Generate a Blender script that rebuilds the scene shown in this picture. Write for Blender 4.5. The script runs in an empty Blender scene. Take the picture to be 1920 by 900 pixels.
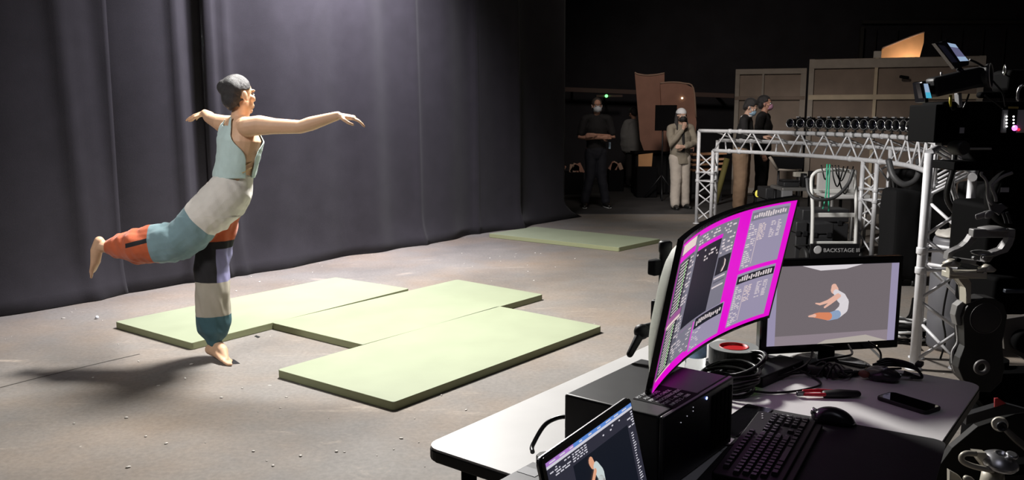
import bpy, bmesh, math, random
from mathutils import Vector, Matrix, noise
random.seed(7)
SC = bpy.context.scene
COL = SC.collection
PI = math.pi

# ---------------------------------------------------------------- camera frame
FOC, PITCH, CAMH = 1570.0, math.atan(235 / 1570.0), 1.55

def _ray(px, py):
    cx, cy = (px - 960) / FOC, (450 - py) / FOC
    return Vector((cx, math.cos(PITCH) + cy * math.sin(PITCH), -math.sin(PITCH) + cy * math.cos(PITCH)))

def on_z(px, py, z=0.0):
    d = _ray(px, py)
    return Vector((0, 0, CAMH)) + d * ((z - CAMH) / d.z)

def at_y(px, py, y):
    d = _ray(px, py)
    return Vector((0, 0, CAMH)) + d * (y / d.y)

# ---------------------------------------------------------------- materials
def lin(c):
    return tuple(((v / 255) / 12.92 if v / 255 <= .04045 else ((v / 255 + .055) / 1.055) ** 2.4) for v in c)

MATS = {}
def mat(name, rgb, rough=.6, metal=0., noise_amt=0., noise_scale=8., bump=0., bump_scale=60., spec=.5, sheen=0., emit=None, estr=1., trans=0., coat=0.):
    if name in MATS: return MATS[name]
    m = bpy.data.materials.new(name); m.use_nodes = True
    nt = m.node_tree; b = nt.nodes['Principled BSDF']
    b.inputs['Base Color'].default_value = (*rgb, 1)
    b.inputs['Roughness'].default_value = rough
    b.inputs['Metallic'].default_value = metal
    b.inputs['Specular IOR Level'].default_value = spec
    if sheen: b.inputs['Sheen Weight'].default_value = sheen
    if coat: b.inputs['Coat Weight'].default_value = coat
    if trans: b.inputs['Transmission Weight'].default_value = trans
    if emit:
        b.inputs['Emission Color'].default_value = (*emit, 1); b.inputs['Emission Strength'].default_value = estr
    tc = nt.nodes.new('ShaderNodeTexCoord')
    if noise_amt:
        n = nt.nodes.new('ShaderNodeTexNoise'); n.inputs['Scale'].default_value = noise_scale; n.inputs['Detail'].default_value = 6
        nt.links.new(tc.outputs['Object'], n.inputs['Vector'])
        r = nt.nodes.new('ShaderNodeMapRange'); r.inputs['To Min'].default_value = 1 - noise_amt; r.inputs['To Max'].default_value = 1 + noise_amt
        r.inputs['From Min'].default_value = .3; r.inputs['From Max'].default_value = .7
        nt.links.new(n.outputs['Fac'], r.inputs['Value'])
        mx = nt.nodes.new('ShaderNodeMix'); mx.data_type = 'RGBA'; mx.blend_type = 'MULTIPLY'; mx.inputs['Factor'].default_value = 1
        mx.inputs[6].default_value = (*rgb, 1)
        nt.links.new(r.outputs['Result'], mx.inputs[7]); nt.links.new(mx.outputs[2], b.inputs['Base Color'])
    if bump:
        n2 = nt.nodes.new('ShaderNodeTexNoise'); n2.inputs['Scale'].default_value = bump_scale; n2.inputs['Detail'].default_value = 4
        nt.links.new(tc.outputs['Object'], n2.inputs['Vector'])
        bp = nt.nodes.new('ShaderNodeBump'); bp.inputs['Strength'].default_value = bump; bp.inputs['Distance'].default_value = .02
        nt.links.new(n2.outputs['Fac'], bp.inputs['Height']); nt.links.new(bp.outputs['Normal'], b.inputs['Normal'])
    MATS[name] = m
    return m

def glow(name, rgb, s=1.):
    return mat(name, (0.01, 0.01, 0.01), .4, emit=rgb, estr=s)

# ---------------------------------------------------------------- mesh builder
def frame(z, up=Vector((0, 0, 1))):
    z = Vector(z).normalized()
    if abs(z.dot(up)) > .98: up = Vector((1, 0, 0)) if abs(z.x) < .9 else Vector((0, 1, 0))
    x = up.cross(z).normalized(); y = z.cross(x)
    return x, y, z

class MB:
    """collects shapes; build() links them as one mesh object"""
    def __init__(self, xf=None):
        self.bm = bmesh.new(); self.xf = xf or Matrix.Identity(4); self.mats = []; self.mi = 0
    def use(self, m):
        if m not in self.mats: self.mats.append(m)
        self.mi = self.mats.index(m); return self
    def _v(self, p): return self.bm.verts.new(self.xf @ Vector(p))
    def _f(self, vs, smooth=False):
        try: f = self.bm.faces.new(vs)
        except ValueError: return None
        f.material_index = self.mi; f.smooth = smooth; return f
    def quad(self, a, b, c, d): return self._f([self._v(p) for p in (a, b, c, d)])
    def poly(self, pts): return self._f([self._v(p) for p in pts])
    def box(self, c, s, rot=None, bevel=0., seg=2):
        R = rot if rot is not None else Matrix.Identity(3)
        c = Vector(c); vs = []
        for z in (-.5, .5):
            for x, y in ((-.5, -.5), (.5, -.5), (.5, .5), (-.5, .5)):
                vs.append(self._v(c + R @ Vector((x * s[0], y * s[1], z * s[2]))))
        fs = [self._f([vs[i] for i in q]) for q in ((3, 2, 1, 0), (4, 5, 6, 7), (0, 1, 5, 4), (1, 2, 6, 5), (2, 3, 7, 6), (3, 0, 4, 7))]
        if bevel:
            es = list({e for f in fs for e in f.edges})
            r = bmesh.ops.bevel(self.bm, geom=es, offset=bevel, segments=seg, affect='EDGES', profile=.5)
            for f in r['faces']: f.material_index = self.mi; f.smooth = True
        return self
    def tube(self, pts, r, n=10, cap=True, flat=1., ref=None, smooth=True):
        """round (or flattened) tube along pts; r number or list"""
        pts = [Vector(p) for p in pts]; k = len(pts)
        rs = r if isinstance(r, (list, tuple)) else [r] * k
        rings = []; px = None
        for i, p in enumerate(pts):
            a = pts[max(i - 1, 0)]; b = pts[min(i + 1, k - 1)]
            t = (b - a)
            if t.length < 1e-9: t = Vector((0, 0, 1))
            t.normalize()
            if ref is not None:
                x = Vector(ref) - t * t.dot(Vector(ref)); x.normalize()
            elif px is None: x = frame(t)[0]
            else:
                x = px - t * px.dot(t)
                x = x.normalized() if x.length > 1e-6 else frame(t)[0]
            px = x; y = t.cross(x)
            rr = rs[i]
            if isinstance(rr, (list, tuple)): ra, rb = rr
            else: ra, rb = rr, rr * flat
            rings.append([self._v(p + x * (math.cos(2 * PI * j / n) * ra) + y * (math.sin(2 * PI * j / n) * rb)) for j in range(n)])
        for i in range(k - 1):
            for j in range(n):
                self._f([rings[i][j], rings[i][(j + 1) % n], rings[i + 1][(j + 1) % n], rings[i + 1][j]], smooth)
        if cap:
            self._f(rings[0][::-1]); self._f(rings[-1])
        return self
    def cap_tube(self, pts, r, n=12, ref=None):
        """tube with rounded ends (for bodies)"""
        pts = [Vector(p) for p in pts]; rs = list(r)
        def pr(v): return v if isinstance(v, (list, tuple)) else (v, v)
        d0 = (pts[0] - pts[1]).normalized(); d1 = (pts[-1] - pts[-2]).normalized()
        A, B = [], []; ra, rb = [], []
        for a in (80, 55, 28):
            s, c = math.sin(math.radians(a)), math.cos(math.radians(a))
            e = pr(rs[0]); A.append(pts[0] + d0 * min(e) * s); ra.append((e[0] * c, e[1] * c))
        for a in (28, 55, 80):
            s, c = math.sin(math.radians(a)), math.cos(math.radians(a))
            e = pr(rs[-1]); B.append(pts[-1] + d1 * min(e) * s); rb.append((e[0] * c, e[1] * c))
        return self.tube(A + pts + B, ra + [pr(v) for v in rs] + rb, n=n, ref=ref)
    def lathe(self, prof, origin=(0, 0, 0), axis=(0, 0, 1), n=24, smooth=True, close=True):
        """prof: list of (radius, height)"""
        x, y, z = frame(axis); o = Vector(origin); rings = []
        for r, h in prof:
            rings.append([self._v(o + z * h + (x * math.cos(2 * PI * j / n) + y * math.sin(2 * PI * j / n)) * max(r, 1e-5)) for j in range(n)])
        for i in range(len(rings) - 1):
            for j in range(n):
                self._f([rings[i][j], rings[i][(j + 1) % n], rings[i + 1][(j + 1) % n], rings[i + 1][j]], smooth)
        if close:
            self._f(rings[0][::-1]); self._f(rings[-1])
        return self
    def ring(self, o, axis, R, r, n=28, k=8):
        x, y, z = frame(axis); o = Vector(o); rs = []
        for i in range(n):
            a = 2 * PI * i / n; d = x * math.cos(a) + y * math.sin(a)
            rs.append([self._v(o + d * (R + r * math.cos(2 * PI * j / k)) + z * (r * math.sin(2 * PI * j / k))) for j in range(k)])
        for i in range(n):
            for j in range(k):
                self._f([rs[i][j], rs[(i + 1) % n][j], rs[(i + 1) % n][(j + 1) % k], rs[i][(j + 1) % k]], True)
        return self
    def ball(self, c, r, n=14, m=9, R=None):
        c = Vector(c); r = r if isinstance(r, (list, tuple, Vector)) else (r, r, r)
        R = R if R is not None else Matrix.Identity(3); rows = []
        for i in range(m + 1):
            a = -PI / 2 + PI * i / m; rr = max(math.cos(a), 1e-4); h = math.sin(a)
            rows.append([self._v(c + R @ Vector((math.cos(2 * PI * j / n) * rr * r[0], math.sin(2 * PI * j / n) * rr * r[1], h * r[2]))) for j in range(n)])
        for i in range(m):
            for j in range(n):
                self._f([rows[i][j], rows[i][(j + 1) % n], rows[i + 1][(j + 1) % n], rows[i + 1][j]], True)
        self._f(rows[0][::-1]); self._f(rows[-1])
        return self
    def prism(self, pts2, x, y, o, depth, bevel=0.):
        """outline in the (x,y) plane at o, extruded by depth along x cross y"""
        x = Vector(x); y = Vector(y); z = x.cross(y).normalized(); o = Vector(o)
        a = [self._v(o + x * p[0] + y * p[1]) for p in pts2]
        b = [self._v(o + x * p[0] + y * p[1] + z * depth) for p in pts2]
        k = len(a); fs = [self._f(a[::-1]), self._f(b)]
        for i in range(k): fs.append(self._f([a[i], a[(i + 1) % k], b[(i + 1) % k], b[i]]))
        if bevel:
            es = [e for e in {e for f in fs[:2] if f for e in f.edges}]
            r = bmesh.ops.bevel(self.bm, geom=es, offset=bevel, segments=2, affect='EDGES', profile=.5)
            for f in r['faces']: f.material_index = self.mi; f.smooth = True
        return self
    def build(self, name, m=None, parent=None, loc=None, fix=True):
        if fix: bmesh.ops.recalc_face_normals(self.bm, faces=self.bm.faces)
        me = bpy.data.meshes.new(name)
        if m is not None and not self.mats: self.mats = [m]
        for q in self.mats: me.materials.append(q)
        o = bpy.data.objects.new(name, me); COL.objects.link(o)
        place(o, self.bm, parent, loc)
        self.bm.to_mesh(me); self.bm.free(); me.update()
        return o

ORIG = {}
def place(o, bm, parent, loc):
    """shapes are drawn in world space: shift them to the object's own origin"""
    if parent is not None:
        base = ORIG[parent.name]
        o.parent = parent; ORIG[o.name] = base
    else:
        base = Vector(loc) if loc is not None else Vector((0, 0, 0))
        o.location = base; ORIG[o.name] = base
    bmesh.ops.translate(bm, verts=bm.verts, vec=-base)

def thing(name, label, cat, loc=(0, 0, 0), group=None):
    o = bpy.data.objects.new(name, None); COL.objects.link(o)
    o.empty_display_size = .1; o.location = loc; ORIG[o.name] = Vector(loc)
    o['label'] = label; o['category'] = cat
    if group: o['group'] = group
    return o

def tag(o, label, cat, group=None, kind=None):
    o['label'] = label; o['category'] = cat
    if group: o['group'] = group
    if kind: o['kind'] = kind
    return o

def struct(o, label=None, cat=None):
    o['kind'] = 'structure'
    if label: o['label'] = label
    if cat: o['category'] = cat
    return o

def copy_tree(o, parent=None):
    c = o.copy(); COL.objects.link(c); ORIG[c.name] = ORIG[o.name]
    if parent: c.parent = parent
    for ch in list(o.children): copy_tree(ch, c)
    return c

def spline(pts, n=8):
    pts = [Vector(p) for p in pts]; out = []
    P = [pts[0] * 2 - pts[1]] + pts + [pts[-1] * 2 - pts[-2]]
    for i in range(1, len(P) - 2):
        a, b, c, d = P[i - 1:i + 3]
        for k in range(n):
            t = k / n
            out.append(.5 * ((2 * b) + (c - a) * t + (2 * a - 5 * b + 4 * c - d) * t * t + (3 * b - a - 3 * c + d) * t ** 3))
    out.append(pts[-1]); return out

def cable(name, pts, r, m, parent=None, loc=None, n=8, sub=8):
    return MB().tube(spline(pts, sub), r, n=n).build(name, m, parent, loc)

def rrect(w, h, r, k=5, x0=0, y0=0):
    out = []
    for cx, cy, a0 in ((w - r, r, -90), (w - r, h - r, 0), (r, h - r, 90), (r, r, 180)):
        for i in range(k + 1):
            a = math.radians(a0 + 90 * i / k); out.append((x0 + cx + r * math.cos(a), y0 + cy + r * math.sin(a)))
    return out

def letters(txt, size, m, parent, mtx, name='lettering', extrude=.0008):
    cu = bpy.data.curves.new(name, 'FONT'); cu.body = txt; cu.size = size; cu.extrude = extrude; cu.align_x = 'LEFT'
    t = bpy.data.objects.new(name + '_tmp', cu); COL.objects.link(t)
    me = bpy.data.meshes.new_from_object(t.evaluated_get(bpy.context.evaluated_depsgraph_get()))
    bpy.data.objects.remove(t); bpy.data.curves.remove(cu)
    me.materials.clear(); me.materials.append(m)
    base = ORIG[parent.name]
    me.transform(Matrix.Translation(-base) @ mtx)
    o = bpy.data.objects.new(name, me); COL.objects.link(o); o.parent = parent; ORIG[o.name] = base
    return o

# palette
black_plastic = mat('black_plastic', (.007, .007, .008), .5, spec=.25)
matte_black = mat('matte_black', (.005, .005, .006), .8, spec=.12)
gloss_black = mat('gloss_black', (.006, .006, .007), .12)
rubber = mat('black_rubber', (.01, .01, .01), .55)
cable_black = mat('black_cable', (.007, .007, .007), .32, spec=.35)
rig_black = mat('rig_black', (.0013, .0013, .0015), .8, spec=.04)
dark_metal = mat('dark_metal', (.03, .03, .033), .4, .6)
alu = mat('white_aluminium', (.62, .62, .64), .4, .12, noise_amt=.08, noise_scale=20)
raw_metal = mat('grey_metal', (.33, .32, .31), .42, .7, noise_amt=.1, noise_scale=15)
cream_metal = mat('cream_metal', (.5, .47, .4), .45, .35)
white_plastic = mat('white_plastic', (.7, .7, .7), .5)

# ---------------------------------------------------------------- camera
cam = bpy.data.cameras.new('camera'); cam.sensor_width = 36; cam.lens = FOC / 1920 * 36; cam.clip_start = .02
co = bpy.data.objects.new('camera', cam); COL.objects.link(co)
co.location = (0, 0, CAMH); co.rotation_euler = (PI / 2 - PITCH, 0, 0)
SC.camera = co

# ---------------------------------------------------------------- light and view
SC.view_settings.view_transform = 'Standard'; SC.view_settings.look = 'None'
SC.view_settings.exposure = 0; SC.view_settings.gamma = 1; SC.view_settings.use_curve_mapping = False
w = bpy.data.worlds.new('world'); w.use_nodes = True; SC.world = w
w.node_tree.nodes['Background'].inputs[0].default_value = (.75, .75, 1, 1)
w.node_tree.nodes['Background'].inputs[1].default_value = .008

def lamp(name, kind, loc, energy, color=(1, 1, 1), target=None, **kw):
    l = bpy.data.lights.new(name, kind); l.energy = energy; l.color = color
    for k, v in kw.items(): setattr(l, k, v)
    o = bpy.data.objects.new(name, l); COL.objects.link(o); o.location = loc
    if target is not None:
        o.rotation_euler = (Vector(target) - Vector(loc)).to_track_quat('-Z', 'Y').to_euler()
    return o

lamp('key_lamp', 'SPOT', (-1.0, 6.05, 3.4), 1480, (1, .97, .93), (.6, 5.2, 0), spot_size=math.radians(166), spot_blend=.6, shadow_soft_size=.32)
lamp('curtain_wash', 'SPOT', (-.9, 8.2, 4.3), 2000, (.92, .88, 1), (-2.1, 8.9, 2.6), spot_size=math.radians(120), spot_blend=1., shadow_soft_size=.35)  # extra wash added to lift the bright patch high on the curtain
lamp('dancer_fill', 'SPOT', (-4.2, .8, 4.6), 800, (1, .97, .95), (-1.75, 5.2, 1.35), spot_size=math.radians(36), spot_blend=.8, shadow_soft_size=.6)  # unseen fill added to brighten the dancer from camera left
lamp('back_fill', 'SPOT', (1.6, 9.6, 5.2), 430, (1, .88, .78), (4.2, 15.5, 1.2), spot_size=math.radians(70), spot_blend=.8, shadow_soft_size=.5)  # unseen fill added for the people and flats at the back
lamp('arch_fill', 'SPOT', (-.3, 7.6, 4.6), 1000, (1, .95, .9), (3.1, 12.4, 1.3), spot_size=math.radians(34), spot_blend=.7, shadow_soft_size=.3)  # unseen spot added to lift the far truss and the bystanders
lamp('scenery_lamp', 'POINT', (7.4, 15.62, 2.35), 14, (1, .8, .6), shadow_soft_size=.08)
lamp('desk_fill', 'AREA', (.6, .2, 4.8), 8, (.85, .85, 1), (1.6, 3.0, .6), size=1.5)  # weak overhead fill added for the desk and rig, no lamp there

# ---------------------------------------------------------------- floor
def floor_material():
    m = bpy.data.materials.new('stained_concrete'); m.use_nodes = True
    nt = m.node_tree; N = nt.nodes; L = nt.links; b = N['Principled BSDF']
    tc = N.new('ShaderNodeTexCoord')
    def nz(scale, detail, rough=.6, vec=None, dist=0):
        n = N.new('ShaderNodeTexNoise'); n.inputs['Scale'].default_value = scale; n.inputs['Detail'].default_value = detail
        n.inputs['Roughness'].default_value = rough; n.inputs['Distortion'].default_value = dist
        L.new(vec or tc.outputs['Object'], n.inputs['Vector']); return n.outputs['Fac']
    def ramp(v, a, bb, c0, c1):
        r = N.new('ShaderNodeValToRGB'); e = r.color_ramp.elements
        e[0].position = a; e[0].color = (*c0, 1); e[1].position = bb; e[1].color = (*c1, 1)
        L.new(v, r.inputs['Fac']); return r.outputs['Color']
    def mix(f, A, B, mode='MIX'):
        x = N.new('ShaderNodeMix'); x.data_type = 'RGBA'; x.blend_type = mode
        if isinstance(f, float): x.inputs['Factor'].default_value = f
        else: L.new(f, x.inputs['Factor'])
        L.new(A, x.inputs[6])
        if isinstance(B, tuple): x.inputs[7].default_value = (*B, 1)
        else: L.new(B, x.inputs[7])
        return x.outputs[2]
    base = ramp(nz(.55, 9, .62), .3, .72, (.150, .140, .131), (.268, .248, .228))
    warm = ramp(nz(.9, 5), .42, .7, (1, 1, 1), (1.15, 1.0, .86))
    c = mix(1., base, warm, 'MULTIPLY')
    mp = N.new('ShaderNodeMapping'); mp.inputs['Rotation'].default_value = (0, 0, .9); mp.inputs['Scale'].default_value = (1, 3.2, 1)
    L.new(tc.outputs['Object'], mp.inputs['Vector'])
    scuff = ramp(nz(1.3, 8, .7, mp.outputs['Vector'], .6), .60, .74, (0, 0, 0), (.75, .75, .75))
    c = mix(scuff, c, (.42, .36, .30))
    fine = ramp(nz(40, 3), .3, .7, (.86, .86, .86), (1.1, 1.1, 1.1))
    c = mix(1., c, fine, 'MULTIPLY')
    fleck = ramp(nz(14, 2, .5), .765, .785, (0, 0, 0), (.8, .8, .8))
    c = mix(fleck, c, (.62, .58, .52))
    L.new(c, b.inputs['Base Color'])
    rr = N.new('ShaderNodeMapRange'); rr.inputs['To Min'].default_value = .55; rr.inputs['To Max'].default_value = .8
    L.new(nz(3, 6), rr.inputs['Value']); L.new(rr.outputs['Result'], b.inputs['Roughness'])
    b.inputs['Specular IOR Level'].default_value = .3
    bp = N.new('ShaderNodeBump'); bp.inputs['Strength'].default_value = .12; bp.inputs['Distance'].default_value = .01
    L.new(nz(30, 6), bp.inputs['Height']); L.new(bp.outputs['Normal'], b.inputs['Normal'])
    return m
fm = floor_material()
b = MB(); b.box((3.0, 10, -.1), (20, 26, .2)); struct(b.build('floor', fm), 'scuffed grey brown concrete studio floor', 'floor')
dark_wall = mat('black_wall_paint', (.032, .030, .037), .85, noise_amt=.2, noise_scale=2)
b = MB(); b.box((3.0, 22.1, 3.2), (20, .2, 6.8)); struct(b.build('wall_back', dark_wall))
b = MB(); b.box((13.1, 10, 3.2), (.2, 26, 6.8)); struct(b.build('wall_right', dark_wall))
b = MB(); b.box((-7.1, 10, 3.2), (.2, 26, 6.8)); struct(b.build('wall_left', dark_wall))
b = MB(); b.box((3.0, -3.1, 3.2), (20, .2, 6.8)); struct(b.build('wall_front', dark_wall))
b = MB(); b.box((3.0, 10, 6.7), (20.4, 26, .2)); struct(b.build('ceiling', dark_wall))
b = MB(); b.box((3.1, 17.4, .003), (19, 8.6, .006)); struct(b.build('floor_back_shade', mat('back_floor_darkening', (.035, .034, .035), .7, noise_amt=.3, noise_scale=2)), 'dark sheet added to darken the floor at the back of the studio', 'floor')  # dark sheet laid in for the light falling off towards the back
# saw cut joint in the concrete, foreground left
jm = mat('floor_joint_dirt', (.06, .052, .045), .9)
b = MB()
J = [on_z(px, py) for px, py in ((-60, 741), (0, 727), (62, 711), (128, 695), (200, 678), (262, 664))]
for p, q in zip(J[:-1], J[1:]):
    d = (q - p).normalized(); n = Vector((-d.y, d.x, 0)) * .006
    b.quad(p - n + Vector((0, 0, .0012)), q - n + Vector((0, 0, .0012)), q + n + Vector((0, 0, .0012)), p + n + Vector((0, 0, .0012)))
struct(b.build('trim_1', jm), 'dark joint line in the concrete floor', 'floor joint')

# ---------------------------------------------------------------- curtain
cm = mat('black_serge', (.022, .020, .0245), .9, sheen=.08, noise_amt=.12, noise_scale=5, bump=.15, bump_scale=250, spec=.2)
CU = Vector((.615, .7885, 0)).normalized(); CN = Vector((CU.y, -CU.x, 0)); C0 = Vector((-4.01, 6.40, 0))
def fold(s, z):
    """depth of the pleats at s metres along the curtain"""
    k = max(0., min(1., (s - 1.6) / 2.0))
    a = .008 + .022 * k
    v = a * math.sin(s * 5.2 + .7 * math.sin(s * 1.7)) + a * .6 * math.sin(s * 9.7 + z * .25 + 1.3)
    v += .020 * noise.noise(Vector((s * 1.6, z * .35, 3.3))) + .05 * noise.noise(Vector((s * .5, z * .2, 8.1)))
    for c, wd, h in ((1.62, .05, .05), (1.78, .06, -.05), (1.95, .05, .05), (2.12, .06, .035), (.62, .08, .035), (.9, .1, -.03), (4.6, .05, .045), (5.7, .05, .05), (6.5, .06, .05)):
        sl = .05 * (z - 2) if c < 1.2 else .015 * (z - 2)
        v += .85 * h * math.exp(-((s - c + sl) / wd) ** 2)
    return v
def curtain(name, s0, s1, off, label, flare=None):
    b = MB(); ns = int((s1 - s0) / .035); nz_ = 60; Z = [6.45 * (i / nz_) ** 1.0 for i in range(nz_ + 1)]
    g = []
    for i in range(ns + 1):
        s = s0 + (s1 - s0) * i / ns; col = []
        for z in Z:
            d = fold(s, z) + off + .10 * max(0, 1 - z / .35) ** 2 * (.6 + .4 * math.sin(s * 3.1)) 
            p = C0 + CU * s + CN * d; p.z = max(z, .004)
            if flare and z < .3: p += CU * (flare * (1 - z / .3) ** 2 * max(0, (s - s1 + .5) / .5))
            col.append(b._v(p))
        g.append(col)
    for i in range(ns):
        for j in range(nz_): b._f([g[i][j], g[i + 1][j], g[i + 1][j + 1], g[i][j + 1]], True)
    o = b.build(name, cm, loc=C0 + CU * (s0 + s1) / 2)
    md = o.modifiers.new('thickness', 'SOLIDIFY'); md.thickness = .006; md.offset = -1
    return tag(o, label, 'curtain', 'black stage curtains along the left side')
curtain('stage_curtain', -3.4, 1.02, .010, 'black cloth curtain at far left, ending in a seam left of the dancer')
curtain('stage_curtain', .98, 1.93, 0., 'narrow black cloth curtain with long slanting folds directly behind the dancer')
curtain('stage_curtain', 1.87, 7.68, .035, 'widest black cloth curtain, from the dancer to the dark end of the room', .45)
# white scuff of tape on the curtain
tp = mat('grey_tape', (.35, .35, .36), .6)
# ================================================================ floor mats
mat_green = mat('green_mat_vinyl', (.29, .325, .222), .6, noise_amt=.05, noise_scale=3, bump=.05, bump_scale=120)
mat_side_shade = mat('green_mat_side_shade', (.22, .235, .13), .7)  # same green as the top, darkened to put side shade into the colour
def judo_mat(pts, label, zt=.05):
    c = sum((Vector(p) for p in pts), Vector()) / 4
    b = MB()
    b.use(mat_green); o = Vector((c.x, c.y, 0))
    P = [Vector((p[0], p[1], 0)) for p in pts]
    # rounded vertical corners
    out = []
    for i in range(4):
        p = P[i]; d0 = (P[i - 1] - p).normalized(); d1 = (P[(i + 1) % 4] - p).normalized()
        for t in (0, .25, .5, .75, 1):
            out.append(p + d0 * .02 * (1 - t) ** 2 + d1 * .02 * t ** 2)
    area = sum(out[i].x * out[(i + 1) % len(out)].y - out[(i + 1) % len(out)].x * out[i].y for i in range(len(out)))
    if area < 0: out.reverse()
    b.prism([(q.x, q.y) for q in out], (1, 0, 0), (0, 1, 0), (0, 0, .002), zt - .002, bevel=.004)
    ob = b.build('floor_mat', mat_green, loc=o)
    for f in ob.data.polygons: pass
    ob.data.materials.append(mat_side_shade)
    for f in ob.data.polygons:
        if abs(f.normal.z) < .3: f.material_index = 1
    return tag(ob, label, 'mat', 'green floor mats')
def mp(px, py): return on_z(px, py, .05)
judo_mat([mp(216, 603), mp(359, 643), mp(767, 541), mp(629, 520)], 'pale green mat the dancer stands beside, nearest the curtain in the joined group')
judo_mat([mp(510, 605), mp(680, 646), mp(1018, 552), mp(857, 524)], 'pale green mat in the middle of the three joined mats')
judo_mat([mp(520, 693), mp(738, 754), mp(1128, 611), mp(935, 574)], 'pale green mat nearest the desk in the joined group of three')
judo_mat([mp(916, 438), mp(1160, 464), mp(1238, 448), mp(1003, 425)], 'pale green mat lying alone farther back near the end of the curtain')
# tape marks and litter on the floor
mk = mat('black_floor_tape', (.012, .012, .014), .5)
def tape_mark(px4, label):
    b = MB(); P = [on_z(*p) for p in px4]; c = sum(P, Vector()) / 4
    b.prism([((p - c).x, (p - c).y) for p in P], (1, 0, 0), (0, 1, 0), c + Vector((0, 0, .0005)), .002)
    return tag(b.build('tape_mark', mk, loc=c), label, 'tape', 'black tape marks on the floor')
tape_mark([(425, 675), (436, 683), (450, 682), (438, 674)], 'small black tape mark under the toes of the dancer')
tape_mark([(477, 631), (484, 634), (488, 632), (480, 629)], 'tiny black tape mark on bare floor inside the corner of the mats')
tape_mark([(581, 635), (603, 640), (609, 637), (588, 633)], 'black tape mark against the inner edge of the middle mat')
b = MB()
for i in range(90):
    px = random.uniform(5, 900); py = random.uniform(545, 890)
    if i % 3 == 0: px, py = random.uniform(430, 1100), random.uniform(470, 540)
    p = on_z(px, py, 0)
    if (p - Vector((-3.4, 7.15, 0))).dot(CN) < .1 and False: continue
    s = (p - C0).dot(CN)
    if s < .15: continue
    r = random.uniform(.003, .009)
    b.ball(p + Vector((0, 0, r * .35)), (r * random.uniform(.8, 2.), r, r * .5), 6, 4, Matrix.Rotation(random.uniform(0, 3), 3, 'Z'))
tag(b.build('paint_flakes', mat('paint_flakes', (.55, .52, .48), .8)), 'loose pale paint flakes and grit scattered over the floor', 'debris', kind='stuff')
b = MB(); c = on_z(182, 598)
b.ball(c + Vector((0, 0, .012)), .014, 10, 7)
tag(b.build('crumpled_paper', mat('paper_white', (.6, .62, .68), .8), loc=c), 'small white paper ball left of the green mats', 'litter')

# ================================================================ the desk
NL = Vector((-.219, 1.976, .74)); UA = Vector((.612, .791, 0)); VA = Vector((.791, -.612, 0))
def T(t, s, h=0.): return NL + VA * t + UA * s + Vector((0, 0, h))
TR = Matrix((VA, UA, Vector((0, 0, 1)))).transposed()             # table axes as columns
TX = Matrix.Translation(NL) @ TR.to_4x4()
desk = thing('desk', 'white topped work desk with black edge carrying the screens and the computer', 'desk', T(.5, .7, -.74))
top_m = mat('desk_white_laminate', (.68, .67, .66), .5, noise_amt=.05, noise_scale=5)
b = MB(TX); o = rrect(1.01, 1.385, .045, 6)
b.prism(o, (1, 0, 0), (0, 1, 0), (0, 0, -.006), .006)
b.build('tabletop', top_m, desk)
b = MB(TX); b.prism([(x * 1.004 - .002, y * 1.003 - .002) for x, y in o], (1, 0, 0), (0, 1, 0), (0, 0, -.033), .0268, bevel=.003)
b.build('edge_band', black_plastic, desk)
for t, s in ((.07, .09), (.80, .09), (.07, 1.3), (.80, 1.3)):
    b = MB(TX); b.tube([(t, s, -.034), (t, s, -.735)], .02, n=14); b.lathe([(.028, 0), (.03, .006), (.02, .02)], (t, s, -.74), n=14)
    b.build('leg', dark_metal, desk)

# ---------------------------------------------------------------- computer case
pc = thing('computer_case', 'black computer box lying on the desk under the curved screen', 'computer', T(.466, .305, 0))
X0, X1, Y0, Y1, HT = .338, .594, .118, .478, .172
b = MB(TX); b.box(((X0 + X1) / 2 - .006, (Y0 + Y1) / 2, HT / 2 + .003), (X1 - X0 - .012, Y1 - Y0, HT - .006), bevel=.006, seg=3)
b.build('case_body', mat('black_case_paint', (.02, .02, .022), .45, noise_amt=.3, noise_scale=12), pc)
b = MB(TX); b.box((X1 - .004, (Y0 + Y1) / 2, HT / 2 + .002), (.014, Y1 - Y0 + .002, HT - .002), bevel=.004)
fp = b.build('front_panel', mat('black_front_panel', (.012, .012, .016), .35), pc)
for k in range(5):
    y = Y0 + .245 + k * .0235
    b = MB(TX); b.box((X1 + .004, y, .088), (.004, .0185, .135), bevel=.0015)
    b.build('drive_bay', matte_black, fp)
b = MB(TX); b.lathe([(.0035, 0), (.0035, .001)], (X1 + .0035, Y0 + .205, .160), (1, 0, 0), 12)
b.build('power_light', glow('blue_led', (.25, .35, 1), 6), pc)
for y, z in ((.135, .158), (.135, .149), (.105, .146), (.075, .14)):
    b = MB(TX); b.lathe([(.0012, 0), (.0012, .001)], (X1 + .0032, Y0 + y, z), (1, 0, 0), 8)
    b.build('status_light', glow('dim_led', (.7, .7, .8), .6), pc)
for t, s in ((.36, .14), (.56, .14), (.36, .45), (.56, .45)):
    b = MB(TX); b.lathe([(.012, .0002), (.012, .005)], (t, s, 0), n=12); b.build('rubber_foot', rubber, pc)
# printed label with rows of white lettering on top
lb = MB(TX); lb.box((.535, .245, HT + .0006), (.105, .125, .0008)); lab = lb.build('label_strip', matte_black, pc)
lw = mat('label_print', (.85, .85, .87), .6)
rows = ['PST INSERTED', 'ALL INPUTS', 'PIPELINE CHECK', 'PROCESSING BOX', 'PORT 1 - 4K SDI', 'INPUTS 2 - 1080']
for k, tx in enumerate(rows):
    M = TX @ Matrix.Translation((.492 + k * .0165, .19 + .005 * (k % 2), HT + .0012)) @ Matrix.Rotation(PI / 2, 4, 'Z') @ Matrix.Translation((0, 0, 0))
    letters(tx, .0135, lw, lab, M, extrude=.0002)

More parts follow.
